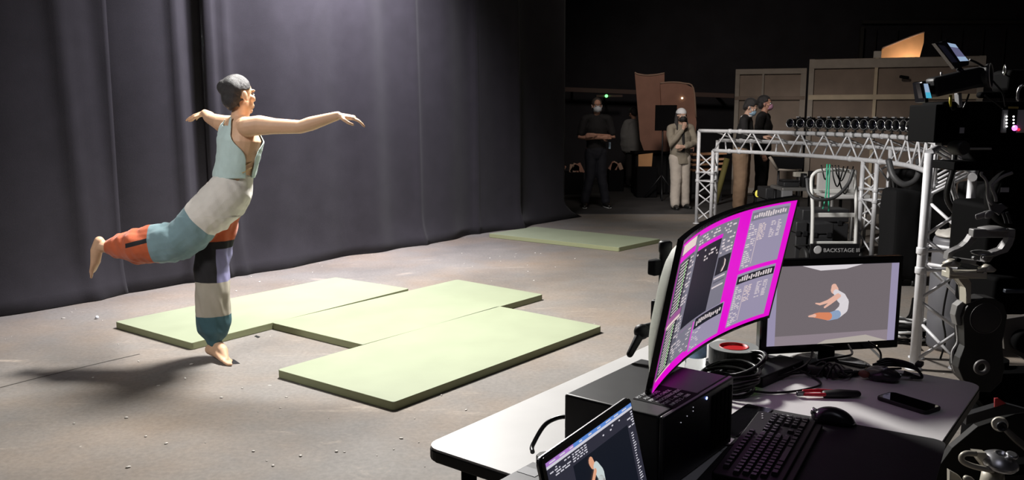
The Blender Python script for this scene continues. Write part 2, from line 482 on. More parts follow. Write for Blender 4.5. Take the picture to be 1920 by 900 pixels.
# ---------------------------------------------------------------- screens helpers
class Sheet(MB):
    """rectangles laid on a screen surface; surf(a, b, lift) -> point"""
    def __init__(self, surf, nx=1):
        super().__init__(); self.s = surf; self.nx = nx
    def rect(self, a0, b0, a1, b1, m, lift=.0004):
        self.use(m); n = max(1, int(abs(a1 - a0) * self.nx + .999))
        for i in range(n):
            p = a0 + (a1 - a0) * i / n; q = a0 + (a1 - a0) * (i + 1) / n
            self.quad(self.s(p, b0, lift), self.s(q, b0, lift), self.s(q, b1, lift), self.s(p, b1, lift))
    def shape(self, pts, m, lift=.0008):
        self.use(m); self.poly([self.s(a, b_, lift) for a, b_ in pts])

magenta = glow('screen_magenta', lin((226, 4, 206)), 1.)
ui_grey = glow('screen_grey', lin((120, 118, 132)), 1.)
ui_mid = glow('screen_mid_grey', lin((92, 92, 104)), 1.)
ui_lav = glow('screen_lavender', lin((150, 142, 168)), 1.)
ui_dark = glow('screen_dark', lin((20, 24, 34)), 1.)
ui_text = glow('screen_text', lin((216, 204, 206)), 1.)
ui_cream = glow('screen_cream', lin((226, 206, 200)), 1.)
ui_green = glow('screen_green', lin((110, 190, 96)), 1.)
ui_pink = glow('screen_pink', lin((150, 84, 140)), 1.)

# ---------------------------------------------------------------- curved ultrawide
BL = at_y(1222, 737, 1.86); BR = at_y(1441, 591, 2.47)
W_ = (BR - BL).length; ax = (BR - BL).normalized()
tilt = math.radians(11)
nrm0 = Vector((ax.y, -ax.x, 0)).normalized()                                 # faces the operator
upv = (Vector((0, 0, 1)) * math.cos(tilt) + nrm0 * math.sin(tilt)).normalized()
nrm = (nrm0 * math.cos(tilt) - Vector((0, 0, 1)) * math.sin(tilt)).normalized()
HS = .360; RAD = 1.75
mid = (BL + BR) / 2
def csurf(a, b_, lift=0., back=0.):
    """a 0..1 across, b 0..1 up; concave towards the operator"""
    half = math.asin(min(.99, (W_ / 2) / RAD)); th = (a - .5) * 2 * half
    sag = RAD * (1 - math.cos(th)) - RAD * (1 - math.cos(half))
    e = nrm * math.cos(th) - ax * math.sin(th)
    return mid + ax * (RAD * math.sin(th)) + nrm * sag + upv * (HS * b_) + e * (lift - back)
mon = thing('curved_monitor', 'wide curved computer monitor with a magenta desktop on its screen', 'monitor', T(.36, .62, .0))
b = MB(); n = 32
def slab(b, f, b0, b1, a0, a1, t0, t1, n):
    ring = []
    for i in range(n + 1):
        a = a0 + (a1 - a0) * i / n
        ring.append([b._v(f(a, b0, t0)), b._v(f(a, b1, t0)), b._v(f(a, b1, -t1)), b._v(f(a, b0, -t1))])
    for i in range(n):
        for j in range(4): b._f([ring[i][j], ring[i][(j + 1) % 4], ring[i + 1][(j + 1) % 4], ring[i + 1][j]])
    b._f(ring[0]); b._f(ring[-1][::-1])
slab(b, csurf, -.03, 1.03, -.012, 1.012, 0, .014, n)
b.build('frame', gloss_black, mon)
b = MB()                                                         # bulging pale back shell
g = []
for i in range(25):
    a = -.008 + 1.016 * i / 24; col = []
    for j in range(13):
        v = -.02 + 1.04 * j / 12
        ee = min(1, max(0, min(a, 1 - a)) / .22); bulge = .009 + .060 * (ee * (2 - ee)) ** .9 * (1 - abs(2 * v - 1) ** 4)
        col.append(b._v(csurf(a, v, -bulge)))
    g.append(col)
for i in range(24):
    for j in range(12): b._f([g[i][j], g[i][j + 1], g[i + 1][j + 1], g[i + 1][j]], True)
for i in range(24):
    for j in (0, 12):
        v = -.02 + 1.04 * j / 12
        b._f([g[i][j], g[i + 1][j], b._v(csurf(-.008 + 1.016 * (i + 1) / 24, v, -.004)), b._v(csurf(-.008 + 1.016 * i / 24, v, -.004))])
for i in (0, 24):
    a = -.008 + 1.016 * i / 24
    for j in range(12):
        b._f([g[i][j], g[i][j + 1], b._v(csurf(a, -.02 + 1.04 * (j + 1) / 12, -.004)), b._v(csurf(a, -.02 + 1.04 * j / 12, -.004))])
back_m = mat('pale_silver_shell', (.5, .52, .46), .5, bump=.3, bump_scale=500)
b.build('back_shell', back_m, mon)
S = Sheet(csurf, 30)
S.rect(0, 0, 1, 1, magenta, .0006)
def win(a0, b0, a1, b1, m, l=.0010): S.rect(a0, b0, a1, b1, m, l)
def textrows(a0, b0, a1, b1, n, m=ui_text, lift=.0022, dens=.7, hgt=.5):
    for k in range(n):
        y = b1 - (b1 - b0) * (k + .5) / n; h = (b1 - b0) / n * hgt * .5; x = a0
        while x < a1 - .004:
            wdt = random.uniform(.008, .03)
            if random.random() < dens: S.rect(x, y - h, min(x + wdt, a1), y + h, m, lift)
            x += wdt + random.uniform(.004, .01)
# left column: stacked meters
win(0.0, 0.0, .19, .985, ui_mid)
win(0.01, .92, .16, .985, ui_cream, .0014); win(0, .875, .17, .915, magenta, .0014)
for lo, hi, nr in ((.505, .86, 15), (.1, .43, 15)):
    win(.015, lo, .125, hi, ui_dark, .0014)
    for k in range(nr):
        y = hi - (hi - lo) * (k + .5) / nr; S.rect(.02, y - .0045, .105, y + .0045, ui_text, .0020)
    S.rect(.082, lo + .01, .090, hi - .01, ui_green, .0026)
    textrows(.13, lo, .18, hi, nr, ui_text, .0022, .6)
win(.0, .455, .15, .50, ui_pink, .0016); win(.0, .43, .15, .452, ui_cream, .0016); win(0, .0, .1, .1, ui_dark, .0016)
win(0, 0, .30, .075, magenta, .0018); win(.0, .075, .16, .088, ui_cream, .0024)
# centre application window
win(.165, .27, .565, .965, ui_grey, .0012)
win(.205, .855, .44, .885, magenta, .0018)
textrows(.2, .89, .5, .955, 3, ui_text, .0020, .45)
win(.195, .30, .435, .855, ui_dark, .0022)
textrows(.20, .74, .42, .84, 4, ui_text, .0032, .22)
win(.445, .56, .555, .70, ui_dark, .0022)
textrows(.45, .72, .55, .94, 9, ui_text, .0024, .4)
for y in (.53, .50, .46): win(.445, y, .54, y + .012, ui_text if y != .5 else ui_mid, .0024)
S.shape([(.49, .575), (.505, .58), (.518, .62), (.515, .66), (.5, .68), (.506, .655), (.508, .62), (.498, .6)], ui_cream, .0034)
# lower middle windows
win(.175, .06, .335, .27, ui_grey, .0014); textrows(.19, .09, .32, .25, 7, ui_text, .0024, .5, .35)
win(.345, .03, .60, .29, ui_lav, .0014); win(.35, .20, .59, .285, ui_dark, .0020)
for k in range(12):
    x = .365 + k * .018; S.rect(x, .215 + random.uniform(0, .02), x + .011, .26 + random.uniform(-.01, .015), ui_text, .0030)
textrows(.35, .04, .42, .19, 8, ui_text, .0024, .35, .35)
# right stack: two tool windows
for y0, y1 in ((.51, .985), (.035, .475)):
    win(.665, y0, .955, y1, ui_lav, .0014)
    win(.67, y1 - .085, .95, y1 - .02, ui_dark if y0 < .2 else ui_grey, .0020)
    for k in range(14):
        x = .685 + k * .018; S.rect(x, y1 - .075 + random.uniform(0, .015), x + .011, y1 - .035 + random.uniform(-.01, .01), ui_text, .0030)
    textrows(.67, y0 + .01, .735, y1 - .1, 20, ui_text, .0024, .7)
    S.rect(.745, y0 + .03, .748, y1 - .12, ui_cream, .0024)
    textrows(.752, y1 - .26, .80, y1 - .12, 10, ui_cream, .0024, .9); textrows(.84, y1 - .26, .875, y1 - .12, 10, ui_text, .0024, .8); textrows(.89, y1 - .26, .92, y1 - .12, 10, ui_text, .0024, .8)
win(.955, .0, .975, 1, magenta, .0012)
S.build('screen', None, mon, fix=False)
# support pole, clamp and lever behind the monitor
pole = thing('monitor_stand', 'black pole stand with tightening lever holding the curved monitor from behind', 'stand', T(.30, .675, 0))
p0 = T(.30, .675, 0)
b = MB(); b.lathe([(.065, .001), (.065, .01), (.022, .02), (.0165, .03), (.0165, .425), (.019, .43), (.019, .455), (.012, .46)], p0, n=24); b.build('pole', black_plastic, pole)
b = MB(); b.box(p0 + Vector((-.028, -.005, .385)), (.035, .03, .045), Matrix.Rotation(.6, 3, 'Z'), .006); b.build('pole_clamp', matte_black, pole)
ctr = csurf(.5, .5, -.05)
b = MB(); b.box(p0 + Vector((0, 0, .26)), (.06, .05, .06), TR, .006)
b.tube([p0 + Vector((0, 0, .27)), p0 * .4 + ctr * .6 + Vector((0, 0, .02)), ctr], .016); b.build('bracket_arm', black_plastic, pole)
k0 = at_y(1228, 615, 2.22); k1 = at_y(1203, 622, 2.16); k2 = at_y(1181, 664, 2.12)
b = MB(); b.tube([p0 + Vector((0, 0, .225)), k0, k1], [.02, .018, .019], n=14); b.ball(k1, .021); b.build('lever_hub', black_plastic, pole)
b = MB(); b.cap_tube([k1, k1.lerp(k2, .4), k2], [.012, .011, .009]); b.build('lever', black_plastic, pole)

# ---------------------------------------------------------------- second monitor
m2 = thing('flat_monitor', 'flat black computer monitor showing a leaping dancer on grey', 'monitor', T(.585, 1.295, 0))
FL = at_y(1424, 669, 2.60); FR = at_y(1684, 649, 2.69); FL.z = FR.z = (FL.z + FR.z) / 2
fx = (FR - FL).normalized(); fn = Vector((fx.y, -fx.x, 0)); fw = (FR - FL).length; fh = .308
fu = Vector((0, 0, 1))
def fsurf(a, b_, lift=0.): return FL + fx * (a * fw) + fu * (b_ * fh) + fn * lift
FM = Matrix((fx, -fn, fu)).transposed()
b = MB(); b.box(FL + fx * fw / 2 + fu * fh / 2 - fn * .016, (fw, .03, fh), FM, .004); b.build('frame', gloss_black, m2)
b = MB(); b.box(FL + fx * fw / 2 + fu * fh / 2 - fn * .04, (fw * .6, .03, fh * .6), FM, .012); b.build('back_shell', black_plastic, m2)
S = Sheet(fsurf, 1)
g0 = glow('picture_grey', lin((112, 104, 108)), 1.); g1 = glow('picture_bar', lin((150, 142, 170)), 1.); g2 = glow('picture_floor', lin((140, 128, 136)), 1.)
g3 = glow('picture_white', lin((216, 210, 214)), 1.); sk = glow('picture_skin', lin((226, 178, 160)), 1.); bl = glow('picture_blue', lin((140, 160, 190)), 1.); orr = glow('picture_orange', lin((214, 132, 96)), 1.)
g4 = glow('picture_mat', lin((176, 168, 160)), 1.)
S.rect(.045, .09, .965, .93, g1, .0008)
S.rect(.10, .09, .91, .93, g0, .0012)
S.shape([(.10, .09), (.91, .09), (.91, .21), (.10, .19)], g2, .0016)
S.shape([(.40, .09), (.91, .09), (.75, .165), (.46, .13)], g4, .0020)
S.shape([(.27, .93), (.70, .93), (.58, .885), (.40, .875)], g3, .0016)
def blobs(S, pts, m, lift):                                       # a limb on the picture: tapering band
    for (a, b_, r), (c, d, q) in zip(pts[:-1], pts[1:]):
        v = Vector((c - a, (d - b_) * fh / fw)); v.normalize(); nx, ny = -v.y, v.x * fw / fh
        S.shape([(a + nx * r, b_ + ny * r), (a - nx * r, b_ - ny * r), (c - nx * q, d - ny * q), (c + nx * q, d + ny * q)], m, lift)
        S.shape([(c + q * math.cos(k * PI / 5), d + q * math.sin(k * PI / 5) * fw / fh) for k in range(10)], m, lift)
        S.shape([(a + r * math.cos(k * PI / 5), b_ + r * math.sin(k * PI / 5) * fw / fh) for k in range(10)], m, lift + .00002)
blobs(S, [(.50, .70, .02), (.505, .665, .028)], sk, .0030)
blobs(S, [(.515, .64, .02), (.555, .58, .034), (.58, .53, .03)], g3, .0032)
blobs(S, [(.53, .61, .012), (.46, .545, .011), (.405, .52, .008), (.375, .53, .004)], sk, .0036)
blobs(S, [(.54, .6, .012), (.48, .53, .010), (.44, .485, .007)], sk, .0038)
blobs(S, [(.58, .53, .032), (.575, .46, .034), (.53, .40, .03)], g3, .0030)
blobs(S, [(.53, .40, .03), (.47, .38, .026)], bl, .0034)
blobs(S, [(.47, .385, .027), (.40, .40, .02), (.37, .40, .014)], orr, .0038)
blobs(S, [(.37, .40, .012), (.33, .395, .005)], sk, .0042)
S.build('screen', None, m2, fix=False)
bc = T(.583, 1.297, 0)
b = MB(); b.lathe([(.128, .0005), (.13, .006), (.11, .013), (.03, .018), (.028, .02)], bc, n=36); b.build('base', gloss_black, m2)
nk = bc + Vector((0, 0, .015)); hub = FL + fx * fw * .5 + fu * .06 - fn * .06
b = MB(); b.box((nk + Vector((hub.x, hub.y, hub.z))) / 2, (.06, .03, (hub.z - nk.z) + .03), FM, .006); b.build('neck', gloss_black, m2)
b = MB(); b.lathe([(.0016, 0), (.0016, .001)], fsurf(.84, .035, .0), fn, 8); b.build('power_light', glow('amber_led', (1, .8, .5), 3), m2)

# ---------------------------------------------------------------- laptop
L0 = on_z(1012, 861, .980); L1 = on_z(1181, 743, .980)
lx = (L1 - L0).normalized(); lw_ = max((L1 - L0).length, .3); L0 = L1 - lx * lw_
ln0 = Vector((lx.y, -lx.x, 0)); tb = math.radians(14)
lu = (Vector((0, 0, 1)) * math.cos(tb) - ln0 * math.sin(tb)); ln = (ln0 * math.cos(tb) + Vector((0, 0, 1)) * math.sin(tb))
lh = .215; LB = L0 - lu * lh
lap = thing('laptop', 'open black laptop in the lower foreground with a dancer on its dark screen', 'laptop', Vector((LB.x, LB.y, .74)) + lx * lw_ / 2)
LM = Matrix((lx, -ln, lu)).transposed()
b = MB(Matrix.Translation(LB) @ LM.to_4x4())
o = rrect(lw_, lh, .012, 5)
b.prism(o, (1, 0, 0), (0, 0, 1), (0, .0048, 0), -.0048 + .0001, bevel=.0008)
b.build('lid', mat('grey_lid_aluminium', (.3, .3, .31), .35, .8), lap)
b = MB(Matrix.Translation(LB) @ LM.to_4x4()); b.prism(rrect(lw_ - .003, lh - .003, .011, 5, .0015, .0015), (1, 0, 0), (0, 0, 1), (0, -.0002, 0), .0006)
b.build('bezel', gloss_black, lap)
def lsurf(a, b_, lift=0.): return LB + lx * (a * lw_) + lu * (b_ * lh) + ln * (lift + .0012)
fw_s, fh_s, fw, fh = fw, fh, lw_, lh
S = Sheet(lsurf, 1)
bar_b = glow('laptop_bar_blue', lin((88, 132, 205)), 1.); bar_v = glow('laptop_bar_violet', lin((170, 120, 200)), 1.); panel = glow('laptop_panel', lin((46, 46, 58)), 1.); canvas = glow('laptop_canvas', lin((20, 24, 34)), 1.); lt = glow('laptop_light', lin((206, 204, 214)), 1.)
S.rect(.03, .06, .985, .945, panel, .0003)
S.rect(.03, .912, .30, .945, bar_v, .0006); S.rect(.30, .912, .985, .945, bar_b, .0006); S.rect(.03, .89, .985, .912, lt, .0006)
for k in range(9):
    x = .06 + k * .1; S.rect(x, .922, x + random.uniform(.02, .06), .934, lt, .0009)
S.rect(.26, .06, .89, .78, canvas, .0006)
def rows(a0, b0, a1, b1, n, dens=.7):
    for k in range(n):
        y = b1 - (b1 - b0) * (k + .5) / n; h = (b1 - b0) / n * .25; x = a0
        while x < a1:
            wd = random.uniform(.012, .05)
            if random.random() < dens: S.rect(x, y - h, min(x + wd, a1), y + h, lt, .0009)
            x += wd + .012
rows(.05, .8, .25, .88, 4, .6); rows(.27, .8, .42, .88, 4, .8); rows(.6, .83, .85, .88, 2, .4); rows(.90, .74, .975, .88, 6, .7)
for k in range(26):
    y = .68 - k * .024; S.rect(.915, y, .915 + random.uniform(.012, .04), y + .009, lt, .0009)
red_ = glow('laptop_red', lin((226, 92, 66)), 1.); tea = glow('laptop_teal', lin((70, 120, 140)), 1.); shirt_ = glow('laptop_shirt', lin((196, 206, 206)), 1.); skin_ = glow('laptop_skin', lin((220, 160, 128)), 1.); trous = glow('laptop_trousers', lin((150, 146, 142)), 1.)
blobs(S, [(.43, .715, .024), (.44, .68, .022)], skin_, .0012)
blobs(S, [(.47, .64, .030), (.50, .56, .036), (.50, .49, .034)], shirt_, .0014)
blobs(S, [(.45, .62, .014), (.39, .52, .013), (.31, .43, .009), (.27, .425, .006)], skin_, .0018)
blobs(S, [(.49, .49, .04), (.44, .36, .045), (.42, .27, .04)], trous, .0014)
blobs(S, [(.35, .38, .04), (.28, .33, .03)], red_, .0018); blobs(S, [(.40, .33, .035), (.37, .27, .03)], tea, .0017)
S.build('screen', None, lap, fix=False)
fw, fh = fw_s, fh_s
hy = LB + Vector((0, 0, -.004))
bh = hy.z - .7405
BMx = Matrix((lx, -ln0, Vector((0, 0, 1)))).transposed()
b = MB(); b.box(Vector((hy.x, hy.y, hy.z - .008)) + lx * lw_ / 2 + ln0 * .108, (lw_, .215, .014), BMx, .003); b.build('base', mat('grey_lid_aluminium', (0, 0, 0)), lap)
b = MB(); b.box(Vector((hy.x, hy.y, hy.z - .0007)) + lx * lw_ / 2 + ln0 * .075, (lw_ * .86, .09, .0015), BMx, .0005); b.build('keyboard_deck', black_plastic, lap)
# the closed grey laptop under it
zz = hy.z - .0155
sl = thing('closed_laptop', 'closed dark grey laptop beneath the open one at the near edge', 'laptop', T(.3, -.02, 0))
c = on_z(1003, 868, zz); cc = Vector((c.x, c.y, (zz + .7405) / 2)) + VA * .14 - UA * .15
b = MB(); b.box((cc.x, cc.y, zz - .004), (.30, .31, .007), TR, .003); b.build('lid', mat('dark_grey_slab', (.085, .085, .095), .5), sl)
b = MB(); b.box((cc.x, cc.y, (zz - .008 + .7405) / 2), (.298, .308, zz - .008 - .7405), TR, .003); b.build('base', mat('dark_grey_slab', (0, 0, 0)), sl)
b = MB(); b.box(Vector((c.x, c.y, zz)) + VA * .02 - UA * .045, (.05, .035, .0012), TR, .0004); b.build('sticker', mat('grey_sticker', (.28, .28, .3), .5), sl)

# ---------------------------------------------------------------- things around the screens
# water bottle
p = on_z(1303, 703, .74)
bt = thing('water_bottle', 'clear plastic water bottle with blue and white label behind the computer box', 'bottle', p)
clear = mat('clear_plastic', (.93, .96, .96), .06, trans=.95, spec=.5); clear.node_tree.nodes['Principled BSDF'].inputs['IOR'].default_value = 1.25
b = MB(); b.lathe([(.026, .001), (.032, .006), (.033, .03), (.031, .037), (.033, .044), (.033, .055), (.031, .06), (.033, .067), (.033, .12), (.03, .14), (.018, .165), (.0125, .175), (.0125, .19)], p, n=28); b.build('bottle_body', clear, bt)
b = MB(); b.lathe([(.0336, .062), (.0336, .115)], p, n=28, close=False); b.build('label_band', mat('bottle_label_blue', (.35, .52, .8), .5, noise_amt=.5, noise_scale=30), bt)
b = MB(); b.lathe([(.0145, .188), (.0145, .203), (.012, .205)], p, n=24); b.build('cap', white_plastic, bt)
# grey equipment boxes and tape roll
p = T(.36, 1.10, 0)
g1b = thing('equipment_box', 'flat dark grey metal box among cables carrying the tape roll', 'box', p)
b = MB(); b.box(p + Vector((0, 0, .016)), (.17, .19, .03), TR, .003); b.build('case_body', mat('dark_grey_metal', (.06, .06, .066), .45, .3), g1b)
for dy in (-.05, -.03):
    b = MB(); b.box(p + UA * dy + Vector((0, 0, .0315)), (.15, .004, .001), TR); b.build('groove', matte_black, g1b)
p = on_z(1375, 680, .773)
tr_ = thing('tape_roll', 'large black gaffer tape roll with a red core on a grey box', 'tape', p)
TR0 = p
b = MB(); b.lathe([(.046, 0), (.0775, 0), (.0775, .052), (.046, .052)], p, n=48, smooth=False, close=False); b.lathe([(.046, .052), (.046, 0)], p, n=48, close=False)
b.build('tape_band', mat('black_gaffer', (.014, .015, .014), .5), tr_)
b = MB(); b.lathe([(.0455, .053), (.0755, .053)], p, n=48, close=False); b.build('tape_face', mat('pale_tape_edge', (.28, .29, .29), .5), tr_)
b = MB(); b.lathe([(.0453, .001), (.0453, .0545), (.0425, .0545), (.0425, .001)], p, n=48, close=False); b.lathe([(.0425, .047), (.0001, .0471)], p, n=40, close=False); b.build('core', mat('red_core', (.55, .006, .012), .4), tr_)
# router with green lights
p = T(.475, 1.02, 0)
rt = thing('network_switch', 'slim black network switch with green lights on its end', 'switch', p)
RM = TR @ Matrix.Rotation(math.radians(-8), 3, 'Z')
b = MB(); b.box(p + UA * .05 + Vector((0, 0, .018)), (.085, .26, .034), RM, .004); b.build('case_body', black_plastic, rt)
gl = glow('green_led', (.45, 1, .15), 3)
for k, (dx, dz) in enumerate(((.02, .018), (.026, .012), (.03, .02), (.034, .026), (.015, .012), (.038, .031))):
    b = MB(); q = p + RM @ Vector((-.012 + dx, -.0805, dz)); b.box(q, (.003, .002, .003)); b.build('status_light', gl, rt)
b = MB(); q = p + RM @ Vector((-.03, -.0802, .018)); b.box(q, (.014, .002, .012), RM); b.build('network_port', matte_black, rt)
# small connector block beside the tape roll
p = T(.415, 1.15, .0)
ad = thing('cable_adapter', 'small grey cable adapter with silver plug beside the tape roll', 'adapter', p)
b = MB(); b.box(p + Vector((0, 0, .035)), (.03, .03, .068), TR, .003); b.build('adapter_body', mat('grey_plastic', (.2, .2, .21), .5), ad)
b = MB(); b.box(p + Vector((0, 0, .080)), (.014, .014, .022), TR, .002); b.build('plug', mat('chrome', (.7, .7, .7), .2, 1.), ad)

# cable coil
p = T(.425, .85, 0)
coil = thing('cable_coil', 'thick coil of glossy black cable piled behind the computer box', 'cable', p)
random.seed(3)
for k in range(5):
    pts = []; R1 = .078 + random.uniform(-.008, .014); R2 = R1 * random.uniform(.85, 1.1)
    cx, cy, cz = random.uniform(-.012, .012), random.uniform(-.015, .02), .010 + k * .0115
    for i in range(25):
        a = 2 * PI * i / 24; pts.append(p + VA * (cx + R1 * math.cos(a)) + UA * (cy + R2 * math.sin(a)) + Vector((0, 0, cz + .006 * math.sin(a * 2 + k) + .018 * k / 6 * math.sin(a + 1))))
    MB().tube(pts, .0068, n=10, cap=False).build('cable_loop', cable_black, coil)
p2_ = T(.425, .95, .02)
for k in range(3):
    pts = []
    for i in range(25):
        a = 2 * PI * i / 24; pts.append(p2_ + VA * (.062 * math.cos(a) + .004 * k) + UA * (.06 * math.sin(a)) + Vector((0, 0, .02 + k * .011 + .03 * math.cos(a - .8))))
    MB().tube(pts, .0066, n=10, cap=False).build('cable_loop', cable_black, coil)
def desk_cable(pts, label, r=.0035, group=None):
    P = [T(*q) for q in pts]
    o = MB().tube(spline(P, 8), r, n=8).build('cable', cable_black, loc=P[0])
    return tag(o, label, 'cable', group)
desk_cable([(.46, .80, .02), (.50, .86, .012), (.545, .90, .006), (.60, .97, .006), (.63, 1.06, .006), (.59, 1.12, .006), (.53, 1.10, .03)], 'black cable bowing in a wide loop over the bright patch of the desk')
desk_cable([(.43, .93, .01), (.50, 1.02, .012), (.55, 1.10, .03), (.55, 1.20, .035), (.545, 1.24, .05), (.53, 1.31, .07)], 'black cable rising from the switch to the underside of the flat monitor')
desk_cable([(.40, 1.22, .065), (.46, 1.25, .066), (.53, 1.27, .07), (.60, 1.28, .068)], 'thin black cable hanging level beneath the flat monitor', .003)
desk_cable([(.55, 1.19, .02), (.60, 1.18, .05), (.65, 1.22, .06), (.66, 1.27, .06), (.63, 1.33, .07)], 'black cable curling in front of the flat monitor neck')
desk_cable([(.69, 1.335, .09), (.72, 1.37, .05), (.71, 1.40, -.02), (.70, 1.42, -.2)], 'black cable dropping from the back of the flat monitor past the desk edge')
desk_cable([(.50, 1.06, .01), (.58, 1.14, .015), (.68, 1.20, .02), (.76, 1.26, .03), (.80, 1.30, .03)], 'black cable running from the switch to the dark bag')
desk_cable([(.594, .40, .02), (.615, .45, .012), (.60, .60, .006), (.60, .68, .006), (.63, .72, .012), (.67, .70, .02)], 'thin keyboard lead looping beside the keyboard', .002)
P = [T(.335, .17, .06), T(.30, .19, .085), T(.26, .16, .07), T(.255, .11, .03), T(.27, .088, .022)]
o = MB().tube(spline(P, 10), .0055, n=10).build('power_cable', cable_black, loc=P[-1]); tag(o, 'thick black power cable arching from the computer box over the white desk', 'cable')
b = MB(); b.box(T(.325, .172, .062), (.03, .02, .016), TR, .003); pl_ = b.build('plug', rubber); pl_.parent = o; pl_.location = -o.location
# knot of connectors in front of the monitor base
p = T(.60, 1.14, 0)
kn = thing('cable_splitter', 'black tangle of plugs and splitters in front of the flat monitor base', 'cable', p)
for q, s_, a in (((.585, 1.15, .02), (.05, .03, .028), .3), ((.625, 1.165, .017), (.06, .028, .024), -.5), ((.66, 1.2, .015), (.05, .022, .022), .9)):
    b = MB(); b.box(T(*q), s_, TR @ Matrix.Rotation(a, 3, 'Z'), .006); b.build('plug_body', rubber, kn)
for k in range(3):
    a = random.uniform(0, 3); P = [T(.57 + .03 * k, 1.12, .01), T(.60 + .02 * k, 1.17, .045), T(.64 + .02 * k, 1.15, .02), T(.68, 1.21 + .02 * k, .012)]
    MB().tube(spline(P, 6), .0035, n=8).build('lead', cable_black, kn)
# dark zip bag with a torch
p = T(.76, 1.24, 0)
bag = thing('zip_bag', 'small dark plastic bag of parts lying at the far edge of the desk', 'bag', p)
b = MB(); b.ball(p + Vector((0, 0, .018)), (.055, .04, .022), 18, 12, TR)
for v in b.bm.verts:
    d = noise.noise(v.co * 30) * .014; v.co += Vector((d, d, abs(d) * .6))
    v.co.z = max(v.co.z, .7405)
b.build('bag_body', mat('dark_film', (.025, .023, .026), .25), bag)
b = MB(); b.ball(T(.715, 1.21, .018), (.018, .012, .012), 12, 8, TR); b.build('contents', mat('brown_parts', (.16, .05, .03), .5), bag)
p = T(.80, 1.295, 0)
sp = thing('spare_cable', 'folded bundle of black cable and silver connector behind the dark bag', 'cable', p)
for k in range(4):
    P = [T(.70 + .01 * k, 1.27 + .008 * k, .012 + .009 * k), T(.76, 1.31, .03 + .007 * k), T(.83, 1.33 - .008 * k, .028 + .006 * k), T(.86, 1.30, .012), T(.81, 1.275 + .006 * k, .012 + .004 * k)]
    MB().tube(spline(P, 7), .0042, n=8).build('cable_loop', cable_black, sp)
b = MB(); b.tube([T(.775, 1.262, .012), T(.835, 1.292, .012)], .0095, n=14); b.build('connector', mat('chrome', (0, 0, 0)), sp)
b = MB(); b.box(T(.845, 1.33, .045), (.02, .035, .014), TR, .003); b.build('plug', rubber, sp)

# cutter / multitool in red and black
A0 = T(.612, .925, .010); A1 = T(.752, 1.033, .012)
d = (A1 - A0).normalized(); side = Vector((-d.y, d.x, 0))
ct = thing('wire_stripper', 'red and black wire stripper lying on the bright part of the desk', 'tool', A0.lerp(A1, .5) - Vector((0, 0, .010)))
redm = mat('red_handle', (.50, .012, .03), .3)
for sgn, hz in ((1, .006), (-1, 0)):
    b = MB(); b.cap_tube([A0 + d * .015 + side * .006 * sgn + Vector((0, 0, hz)), A0 + d * .06 + side * .010 * sgn + Vector((0, 0, hz)), A0 + d * .105 + side * .009 * sgn + Vector((0, 0, hz * .6))], [.0045, .0055, .005]); b.build('handle', redm, ct)
b = MB(); b.cap_tube([A0 + d * .075 - Vector((0, 0, .001)), A0 + d * .12, A0 + d * .17 - Vector((0, 0, .001))], [(.016, .010), (.018, .0115), (.013, .009)], ref=side); b.build('grip', rubber, ct)
b = MB(); b.box(A0 + d * .004 + Vector((0, 0, .001)), (.022, .012, .012), Matrix((d, side, Vector((0, 0, 1)))).transposed(), .002); b.build('jaw', mat('dark_steel', (.12, .12, .13), .3, .9), ct)
# phone
q0, q1, q2, q3 = T(.79, 1.035), T(.822, 1.115), T(.965, 1.062), T(.938, .985)
pc_ = (q0 + q1 + q2 + q3) / 4; px_ = ((q2 + q3) - (q0 + q1)).normalized(); py_ = Vector((-px_.y, px_.x, 0))
ph = thing('smartphone', 'black smartphone lying face up at the far right of the desk', 'phone', pc_)
PMx = Matrix((px_, py_, Vector((0, 0, 1)))).transposed()
PX = Matrix.Translation(pc_) @ PMx.to_4x4()
b = MB(PX); b.prism(rrect(.152, .078, .012, 5, -.076, -.039), (1, 0, 0), (0, 1, 0), (0, 0, .0008), .010, bevel=.002); b.build('phone_case', rubber, ph)
b = MB(PX); b.prism(rrect(.142, .068, .008, 5, -.071, -.034), (1, 0, 0), (0, 1, 0), (0, 0, .0108), .0006); b.build('screen_glass', mat('phone_glass', (.004, .004, .005), .03), ph)
b = MB(PX); b.box((-.066, 0, .0116), (.0014, .014, .0003)); b.build('earpiece', matte_black, ph)
# desk mat
PADX = TX @ Matrix.Translation((.568, .767, 0)) @ Matrix.Rotation(math.radians(6), 4, 'Z')
b = MB(PADX); b.prism(rrect(.455, .75, .03, 6, 0, -.75), (1, 0, 0), (0, 1, 0), (0, 0, .0006), .003, bevel=.0008)
tag(b.build('desk_mat', mat('black_desk_mat', (.012, .012, .013), .75, noise_amt=.25, noise_scale=9, bump=.1, bump_scale=400), loc=T(.8, .45, 0)), 'large black cloth desk mat under the keyboard and mouse', 'desk mat')
# glossy slab standing in for dark desk with light strips, left of keyboard
p = T(.56, .57, 0)
tab = thing('desk_slab', 'glossy black slab standing in for the dark desk with light strips beside the keyboard', 'desk_slab', p)
TB = TR @ Matrix.Rotation(math.radians(2), 3, 'Z')
b = MB(Matrix.Translation(T(.552, .615, 0)) @ TR.to_4x4()); b.prism(rrect(.075, .25, .006, 4, -.03, -.10), (1, 0, 0), (0, 1, 0), (0, 0, .0006), .006, bevel=.001); b.build('slab_body', gloss_black, tab)
for x in (-.028, .0425):
    b = MB(Matrix.Translation(T(.552, .615, 0)) @ TR.to_4x4()); b.box((x, .02, .0072), (.0016, .2, .0008)); b.build('light_streak', mat('chrome', (0, 0, 0)), tab)

